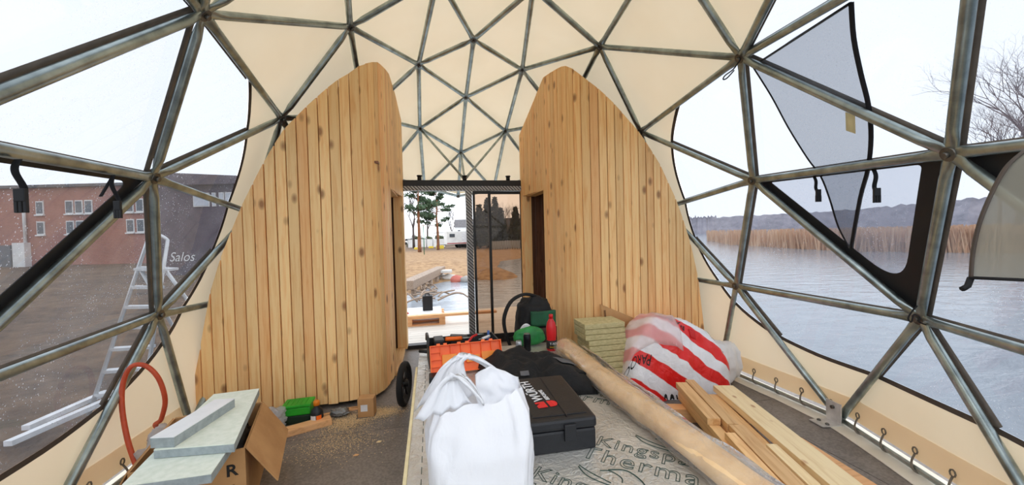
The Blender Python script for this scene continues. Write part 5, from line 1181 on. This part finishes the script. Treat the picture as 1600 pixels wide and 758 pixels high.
def flap_obj(p, ax_, ln, w_, ang, m_='cardboard'):             # hinged at p along ax_, folded outwards by ang from level
    F_ = CM @ Matrix.Translation(p) @ Matrix.Rotation(ax_, 4, 'Z') @ Matrix.Rotation(ang, 4, 'X'); mb = MB(); mb.box((0.004, 0, 0), (ln-0.004, w_, tk), F_); return mb.build('flap', m_, bx_)
flap_obj((cw, cl, ch), math.radians(-90), cl, 0.26, math.radians(-58))
flap_obj((0, 0, ch), math.radians(90), cl, 0.22, math.radians(-62))
flap_obj((0, cl, ch), 0, cw, 0.2, math.radians(-70))
for body, size, x, z in (('R', 0.085, 0.43, 0.28), ('INVERTER', 0.022, 0.36, 0.245), ('MULTI SPLIT', 0.018, 0.36, 0.215)):
    if body == 'R': link('lettering', text_mesh(body, size, bevel=0.002, fn=lambda c_: CM @ Vector((0.375+c_.x, -0.002-c_.z, 0.29+c_.y))), 'print_black', nf)
for k in range(5): mb = MB(); mb.box((0.26, -0.0015, 0.10+0.035*k), (0.41, -0.0005, 0.103+0.035*k), CM); mb.build('printed_line', 'card_dark', nf)
mat('pale_board', (238, 243, 230), (222, 230, 214), 30, 0.7, bmp=0.15, bscale=90); mat('foam_edge', (168, 178, 180), (146, 156, 158), 30, 0.8, bmp=0.3, bscale=120)
def pale(corners, z0, z1, label, th=0.042):
    t = thing('pale_board', label, 'board', sum((Vector(c_) for c_ in corners), Vector())/4, 'pale boards on the carton')
    up = Vector((0, 0, th)); mb = MB(); mb.prism([Vector(c_) for c_ in corners], Vector((0, 0, th-0.004))); mb.build('core', 'foam_edge', t)
    mb = MB(); mb.prism([Vector(c_)+Vector((0, 0, th-0.004)) for c_ in corners], Vector((0, 0, 0.004))); mb.build('face', 'pale_board', t); return t
zb = 0.435
def o2d(x, y, z): return on(x, y, z)
Z2 = zb+0.09; Z1 = zb+0.045
pale([on(240, 703, Z2)-Vector((0, 0, 0.042)), on(366, 693, Z2)-Vector((0, 0, 0.042)), on(405, 607, Z2)-Vector((0, 0, 0.042)), on(334, 616, Z2)-Vector((0, 0, 0.042))], 0, 0, 'upper pale green board lying across the carton')
pale([on(188, 760, Z1)-Vector((0, 0, 0.042)), on(330, 740, Z1)-Vector((0, 0, 0.042)), on(374, 676, Z1)-Vector((0, 0, 0.042)), on(262, 684, Z1)-Vector((0, 0, 0.042))], 0, 0, 'lower pale green board at the near end of the carton')
mat('strip_face', (246, 248, 250), (236, 239, 242), 8, 0.4, 0.0)
a, b_ = on(254, 700, Z2), on(352, 637, Z2); SM = frame(a, b_-a); L_ = (b_-a).length
t = thing('foam_strip', 'grey foam strip with a white face lying on the upper pale board', 'strip', a)
mb = MB(); mb.box((0, -0.055, 0.001), (L_, 0.055, 0.048), SM); mb.build('core', 'foam_edge', t); mb = MB(); mb.box((0, -0.055, 0.048), (L_, 0.055, 0.052), SM); mb.build('face', 'strip_face', t)
m_dark = mat('dark_plastic', (46, 34, 30), (34, 25, 22), 8, 0.4, bmp=0.8, bscale=12)
t, m2 = blob('dark_bundle', tuple(CM @ Vector((0.33, 0.47, 0.008))), 0.13, 0.16, 0.17, 'dark_plastic', 'dark plastic bundle inside the open carton', 'bundle', 0.25, 2.5, 2); m2.build('bundle', 'dark_plastic', t)
t, m2 = blob('plastic_film', (-2.22, 2.86, 0.001), 0.13, 0.2, 0.15, 'soft_plastic', 'crumpled clear plastic film between the carton and the tarpaulin', 'plastic film', 0.4, 2.6, 6); m2.build('film', 'soft_plastic', t)
film('film_cloudy', (248, 246, 244), 0.55, 0.8)
for o in t.children: o.data.materials[0] = MATS['film_cloudy']
mat('hose_orange', (206, 84, 46), (186, 70, 38), 20, 0.5)
mb = MB(); mb.tube(smooth_path([pv(213, 728, 2.72), pv(200, 690, 2.78), pv(191, 640, 2.82), pv(192, 600, 2.84), pv(205, 573, 2.85), pv(228, 572, 2.86), pv(248, 592, 2.88), pv(258, 625, 2.90), pv(252, 655, 2.94), pv(245, 668, 3.0), Vector((-2.24, 3.1, 0.05))], 6), 0.014, 10)
tag(mb.build('hose', 'hose_orange'), 'orange rubber hose looping up by the left window', 'hose')

# ---- small things at the foot of the left wall
p = on(466, 664, 0); p.y = 3.36; film('green_tub_wall', (60, 190, 70), 0.6, 0.8, hazecol=(40, 170, 50)); mat('green_lid', (40, 176, 44), (30, 150, 36), 8, 0.4); mat('tub_dark', (24, 48, 30), rough=0.6)
t = thing('green_tub', 'green plastic tub with a lid at the foot of the left wall', 'tub', (-1.62, 3.45, 0)); TBM = frame((-1.74, 3.38, 0.001), (1, 0.04, 0))
mb = MB(); mb.box((0, 0, 0), (0.2, 0.14, 0.07), TBM, 0.01); mb.build('base', 'tub_dark', t); mb = MB(); mb.box((-0.004, -0.004, 0.071), (0.204, 0.144, 0.135), TBM, 0.012); mb.build('upper', 'green_lid', t)
mb = MB(); mb.box((-0.01, -0.01, 0.136), (0.21, 0.15, 0.158), TBM, 0.008); ld = mb.build('lid', 'green_lid', t)
for k in range(5): mb = MB(); mb.box((0.02+0.035*k, 0.01, 0.1585), (0.026+0.035*k, 0.13, 0.162), TBM); mb.build('lid_rib', 'green_lid', ld)
p = Vector((-1.48, 3.36, 0.001)); t = thing('oil_bottle', 'black oil bottle with an orange cap beside the green tub', 'bottle', p); mat('orange_cap', (244, 140, 30), rough=0.4)
MB().lathe([(0.042, 0), (0.048, 0.01), (0.048, 0.09), (0.040, 0.115), (0.020, 0.135), (0.018, 0.15)], p, 18).build('body', 'case_black', t); MB().lathe([(0.024, 0.15), (0.024, 0.182), (0.020, 0.186)], p, 14).build('cap', 'orange_cap', t)
mb = MB(); mb.grid(lambda a, b_: p+Vector((math.cos(-2.5+1.0*a)*0.049, math.sin(-2.5+1.0*a)*0.049, 0.015+0.065*b_)), 8, 3); mb.build('paper_label', 'print_white', t)
mb = MB(); mb.grid(lambda a, b_: p+Vector((math.cos(-1.4+0.8*a)*0.049, math.sin(-1.4+0.8*a)*0.049, 0.03+0.05*b_)), 8, 3); mb.build('flame_label', 'orange_plastic', t)
t, m2 = blob('clear_bag', (-1.80, 3.32, 0.001), 0.10, 0.09, 0.085, 'film_cloudy', 'crumpled clear bag between the carton and the green tub', 'bag', 0.45, 2.4, 11); m2.build('film', 'film_cloudy', t)
a, b_ = on(436, 688, 0), on(519, 664, 0); a = a+(a-b_).normalized()*0.25; LM = frame(a, b_-a); mb = MB(); mb.box((0, 0.0, 0.0), ((b_-a).length, 0.095, 0.048), LM, 0.003); tag(mb.build('lumber_offcut', 'pine_x'), 'reddish square timber lying in front of the green tub', 'timber')
t = thing('small_carton', 'small brown cardboard box with a white label by the left wall', 'box', (-1.09, 3.36, 0)); SBM = frame((-1.17, 3.37, 0.001), (1, -0.08, 0))
mb = MB(); mb.box((0, 0, 0), (0.13, 0.10, 0.155), SBM, 0.003); mb.build('box', 'cardboard', t); mb = MB(); mb.box((0.025, -0.0012, 0.05), (0.08, -0.0004, 0.105), SBM); mb.build('paper_label', 'print_white', t)
t, m2 = blob('grey_wrapper', (-1.33, 3.46, 0.001), 0.07, 0.05, 0.03, 'case_black', 'crumpled grey wrapper under the edge of the left wall', 'wrapper', 0.4, 3, 15); m2.build('film', 'metal_grey', t)
for i, (x, y, ln, an, lb) in enumerate(((530, 652, 0.34, 0.25, 'thin wood splinter under the left wall, nearest the small box'), (548, 650, 0.26, 0.1, 'thin wood splinter under the left wall, next to the grey wrapper'))):
    p = on(x, y, 0); mb = MB(); mb.cbox((0, 0, 0.008), (ln, 0.03, 0.016), frame((p.x, 3.52+0.04*i, 0), (math.cos(an), math.sin(an), 0))); tag(mb.build('splinter', 'pine_x'), lb, 'splinter')
mat('sawdust', (238, 212, 168), (222, 190, 142), 30, 0.95); rr = random.Random(21); mb = MB()
for k in range(10000):
    a = rr.random()
    if a < 0.45: x, y = rr.gauss(-1.0, 0.10), rr.gauss(3.42, 0.05)
    elif a < 0.8: x, y = rr.gauss(-1.25, 0.11), rr.gauss(3.32, 0.07)
    else: x, y = rr.gauss(-1.25, 0.16), rr.gauss(3.02, 0.13)
    if -1.18 < x < -1.03 and 3.35 < y < 3.48: continue
    s_ = rr.uniform(0.002, 0.006); z = 0.0012+0.004*rr.random(); an = rr.uniform(0, 6.28); c_, sn = math.cos(an)*s_, math.sin(an)*s_
    mb.add([(x-c_, y-sn, z), (x+sn*0.5, y-c_*0.5, z+0.001), (x+c_, y+sn, z+0.002), (x-sn*0.5, y+c_*0.5, z+0.001)], [(0, 1, 2, 3)])
o = tag(mb.build('sawdust', 'sawdust'), 'sawdust and shavings scattered on the floor by the left wall', 'sawdust'); o['kind'] = 'stuff'
for i, (x, y, lb) in enumerate(((592, 691, 'pale wood chip alone on the dark floor'), (556, 712, 'reddish wood chip on the floor joint'))):
    p = on(x, y, 0); mb = MB(); mb.prism([p+Vector(q) for q in ((-0.018, -0.006, 0.001), (0.012, -0.010, 0.001), (0.02, 0.004, 0.001), (-0.004, 0.010, 0.001))], (0, 0, 0.006)); tag(mb.build('wood_chip', 'pine_light' if i == 0 else 'pine_x'), lb, 'wood chip')

# ---- black framed opening windows, straps, nets on the clear foil
def bary(tri, a, b_, c_, off=0.0):
    P3 = [ND[k] for k in tri]; nn = sum((NRM[k] for k in tri), Vector()).normalized(); return P3[0]*a+P3[1]*b_+P3[2]*c_+nn*off
def tri_frame(name, tri, label, inset, pane_m, rounded):
    """a black vinyl border inside a triangle of tubes, with a rounded opening and a pane"""
    t = thing(name, label, 'window frame', bary(tri, 1/3, 1/3, 1/3))
    P3 = [bary(tri, *[1 if i == j else 0 for j in range(3)], 0.034) for i in range(3)]
    c_ = sum(P3, Vector())/3; O_ = []; I_ = []
    ex = (P3[1]-P3[0]).normalized(); nn = (P3[1]-P3[0]).cross(P3[2]-P3[0]).normalized(); ey = nn.cross(ex)
    def inset_tri(ds):                                # move each edge inwards by its own distance
        pts2 = [Vector(((p-P3[0]).dot(ex), (p-P3[0]).dot(ey))) for p in P3]; cc = sum(pts2, Vector((0, 0)))/3; lines = []
        for i in range(3):
            p, q = pts2[i], pts2[(i+1) % 3]; d = (q-p).normalized(); n2 = Vector((-d.y, d.x)); n2 = n2 if n2.dot(cc-p) > 0 else -n2; lines.append((p+n2*ds[i], d))
        out = []
        for i in range(3):
            (p, d), (q, e) = lines[i-1], lines[i]; den = d.x*e.y-d.y*e.x; s_ = ((q.x-p.x)*e.y-(q.y-p.y)*e.x)/den; out.append(p+d*s_)
        return out
    tri_in = inset_tri(inset); N_ = 12
    def rnd_tri(tr, r_all):
        res = []
        for i in range(3):
            p, a, b2 = tr[i], tr[i-1], tr[(i+1) % 3]; r = r_all[i] if isinstance(r_all, tuple) else r_all; u_, w_ = (a-p).normalized(), (b2-p).normalized(); a0, a1 = p+u_*min(r, (a-p).length*0.45), p+w_*min(r, (b2-p).length*0.45)
            for k in range(N_): s_ = k/(N_-1); res.append((1-s_)**2*a0+2*s_*(1-s_)*p+s_*s_*a1)
        return res
    inn = rnd_tri(tri_in, rounded); ou = rnd_tri(inset_tri([0.0]*3), 0.02)
    to3 = lambda q, h=0.0: P3[0]+ex*q.x+ey*q.y+nn*h
    K = len(inn); mb = MB(); vs = [to3(q) for q in ou]+[to3(q) for q in inn]+[to3(q, 0.004) for q in ou]+[to3(q, 0.004) for q in inn]; fs = []
    for k in range(K):
        k2 = (k+1) % K; fs += [(k, k2, K+k2, K+k), (2*K+k2, 2*K+k, 3*K+k, 3*K+k2), (K+k, K+k2, 3*K+k2, 3*K+k), (k2, k, 2*K+k, 2*K+k2)]
    mb.add(vs, fs); mb.build('border', 'black_vinyl', t)
    if pane_m: mb = MB(); mb.add([to3(q, 0.002) for q in inn], [tuple(range(K))]); mb.build('net_pane', pane_m, t)
    return t
film('net_thin', (226, 228, 234), 0.22, 0.0, hazecol=(190, 194, 204))
tri_frame('vent_window', ("B'", "N'", "O'"), 'black framed vent window with a net pane in the right foil wall', (0.045, 0.135, 0.075), 'net_thin', (0.02, 0.03, 0.24))
tri_frame('vent_window', ("N'", "M'", "R'"), 'black framed vent window behind the rolled net flap at the right edge', (0.06, 0.2, 0.10), 'net_thin', 0.16)
tri_frame('vent_window', ('B', 'N', 'O'), 'black framed vent window with hanging buckles in the left foil wall', (0.05, 0.03, 0.085), None, 0.10)
def strap(p0, ln, w_, label, dirx, buckle=True, extra=None, sway=0.0):
    t = thing('buckle_strap', label, 'strap', p0, 'buckle straps of the vent windows'); dirx = Vector(dirx).normalized(); back = dirx.cross(Vector((0, 0, 1)))
    mb = MB(); mb.grid(lambda a, b_: Vector(p0)+dirx*((a-0.5)*w_+sway*b_*b_)+Vector((0, 0, -ln*b_))+back*(0.012*math.sin(b_*5)), 4, 14); mb.shell(0.003).build('webbing', 'black_webbing', t)
    e = Vector(p0)+dirx*sway+Vector((0, 0, -ln)); B4 = frame(e, dirx)
    if buckle:
        mb = MB(); mb.box((-w_*0.75, -0.007, -0.035), (w_*0.75, 0.007, 0.012), B4, 0.003); mb.build('buckle', 'black_vinyl', t)
        for s_ in (-0.6, 0.0, 0.6): mb = MB(); mb.box((s_*w_-0.006, -0.005, -0.075), (s_*w_+0.006, 0.005, -0.03), B4, 0.002); mb.build('prong', 'black_vinyl', t)
    if extra: mb = MB(); mb.grid(lambda a, b_: Vector(p0)+dirx*((a-0.5)*w_*0.8+extra*b_)+Vector((0, 0, -ln*0.75*b_)), 3, 10); mb.shell(0.003).build('loose_end', 'black_webbing', t)
eB = lambda s_: ND['B'].lerp(ND['N'], s_); dB = ND['N']-ND['B']
def on_line(a, b_, px_):                              # the spot on a tube that shows in photo column px_
    best = min(range(401), key=lambda i: abs((lambda q: 800+F_PX*(q-CAM).dot(RT)/(q-CAM).dot(FW))(a.lerp(b_, i/400))-px_)); return a.lerp(b_, best/400)
q = on_line(ND['B'], ND['N'], 13); strap(q+Vector((0.03, 0, -0.03)), 0.115, 0.028, 'wide black strap with a buckle at the left edge under the window tube', (RT.x, RT.y, 0))
q = on_line(ND['B'], ND['N'], 166); strap(q+Vector((0.03, 0, -0.03)), 0.14, 0.022, 'narrow black strap with a loose end near the left vent frame', (RT.x, RT.y, 0), True, -0.07, 0.012)
q = on_line(ND["B'"], ND["N'"], 1268); strap(q+Vector((0.02, 0, -0.03)), 0.10, 0.022, 'short black strap at the left of the hanging net tip', (RT.x, RT.y, 0), True, None, 0.03)
q = on_line(ND["B'"], ND["N'"], 1360); strap(q+Vector((0.02, 0, -0.03)), 0.12, 0.026, 'black strap with a buckle right of the hanging net tip', (RT.x, RT.y, 0), True, None, 0.02)

# hanging grey net flap outside the right tubes, edged with black tape
nf_ = thing('net_flap', 'grey mosquito net flap with black edges hanging across the right window', 'net', (1.9, 2.0, 2.2))
def skin_hit(px_, py_, off=0.012):                    # the point of the foil (just inside it) behind a photo point
    d = ray(px_, py_).normalized(); best = None
    for f in FACES:
        a, b2, c2 = [SK[k]-NRM[k]*off for k in f]; nn = (b2-a).cross(c2-a); den = nn.dot(d)
        if abs(den) < 1e-9: continue
        t_ = nn.dot(a-CAM)/den
        if t_ <= 0.05: continue
        X_ = CAM+d*t_; w0 = (b2-a).cross(X_-a).dot(nn); w1 = (c2-b2).cross(X_-b2).dot(nn); w2 = (a-c2).cross(X_-c2).dot(nn)
        if w0 >= -1e-6 and w1 >= -1e-6 and w2 >= -1e-6 and (best is None or t_ < best[0]): best = (t_, X_)
    return best[1] if best else CAM+d*2.5
Lft = [(1176, 104), (1205, 150), (1232, 200), (1262, 248), (1282, 275), (1296, 310), (1310, 355), (1328, 388)]
Rgt = [(1330, 4), (1334, 60), (1345, 115), (1357, 165), (1361, 215), (1356, 265), (1344, 310), (1330, 388)]
Lw = smooth_path([skin_hit(*q) for q in Lft], 4); Rw = smooth_path([skin_hit(*q) for q in Rgt], 4); K = len(Lw)
mb = MB(); mb.grid(lambda a, b_: Lw[min(K-1, int(b_*(K-1)+0.5))].lerp(Rw[min(K-1, int(b_*(K-1)+0.5))], a)-Vector((0.02+0.012*noise.noise(Vector((a*4, b_*5, 0))), 0, 0))*math.sin(math.pi*a), 16, K); mb.build('mesh', 'net', nf_)
MB().tube(Lw, 0.011, 6, flat=0.4).build('edge_tape', 'black_webbing', nf_); MB().tube(Rw, 0.013, 6, flat=0.4).build('edge_tape', 'black_webbing', nf_)
MB().tube([Lw[0].lerp(Rw[0], i/10) for i in range(11)], 0.012, 6, flat=0.4).build('edge_tape', 'black_webbing', nf_)
film('tape_beige', (244, 232, 196), 0.5, 0.2, hazecol=(244, 232, 196)); tq = [skin_hit(*q, 0.03) for q in ((1321, 175), (1336, 180), (1337, 209), (1322, 204))]; mb = MB(); mb.add(tq, [(0, 1, 2, 3)]); mb.shell(0.001).build('tape_patch', 'tape_beige', nf_)
# flap hanging inside at the right edge
gf = thing('net_flap', 'beige grey net flap with a brown hem hanging inside at the right edge', 'net', (1.4, 1.0, 1.4))
def dpt(px_, py_, dep): return CAM+ray(px_, py_)*dep
Ft = smooth_path([dpt(1600, 236, 1.22), dpt(1572, 262, 1.24), dpt(1548, 305, 1.27), dpt(1530, 350, 1.29), dpt(1520, 395, 1.31), dpt(1517, 434, 1.32)], 5)
K2 = len(Ft); Gt = [Vector((p.x+0.12, p.y-0.62, p.z+0.02)) for p in Ft]
mb = MB(); mb.grid(lambda a, b_: Ft[int(round(b_*(K2-1)))].lerp(Gt[int(round(b_*(K2-1)))], a)+Vector((0.03*math.sin(a*7+b_*3)*a, 0, 0)), 16, K2); mb.build('mesh', 'net_beige', gf)
MB().tube(Ft, 0.012, 6, flat=0.45).build('hem', 'trim_brown', gf); MB().tube([Ft[-1].lerp(Gt[-1], i/8)+Vector((0.03*math.sin(i/8*7+3)*i/8, 0, 0)) for i in range(9)], 0.012, 6, flat=0.45).build('hem', 'black_webbing', gf)
MB().tube([Ft[-1], dpt(1512, 447, 1.32), dpt(1503, 452, 1.32)], 0.009, 6).build('tab', 'black_webbing', gf)
def cord(pts, label): tag(MB().tube(smooth_path(pts, 6), 0.0045, 6).build('cord_loop', 'black_webbing'), label, 'cord', 'black cord ties on the tubes')
J_ = ND["A'"]; O_ = ND["O'"]
cord([J_+Vector((-0.03, -0.03, -0.03)), dpt(1146, 108, 2.75), dpt(1133, 118, 2.75), dpt(1130, 124, 2.75), dpt(1136, 122, 2.75), dpt(1147, 110, 2.75)], 'thin black cord loop hanging at the upper right joint')
dO = (O_-CAM).dot(FW)-0.05
cord([dpt(1433, 478, dO), dpt(1424, 488, dO), dpt(1419, 498, dO), dpt(1424, 503, dO), dpt(1428, 492, dO), dpt(1437, 496, dO), dpt(1436, 503, dO), dpt(1448, 508, dO)], 'black cord tied round the lower right joint')
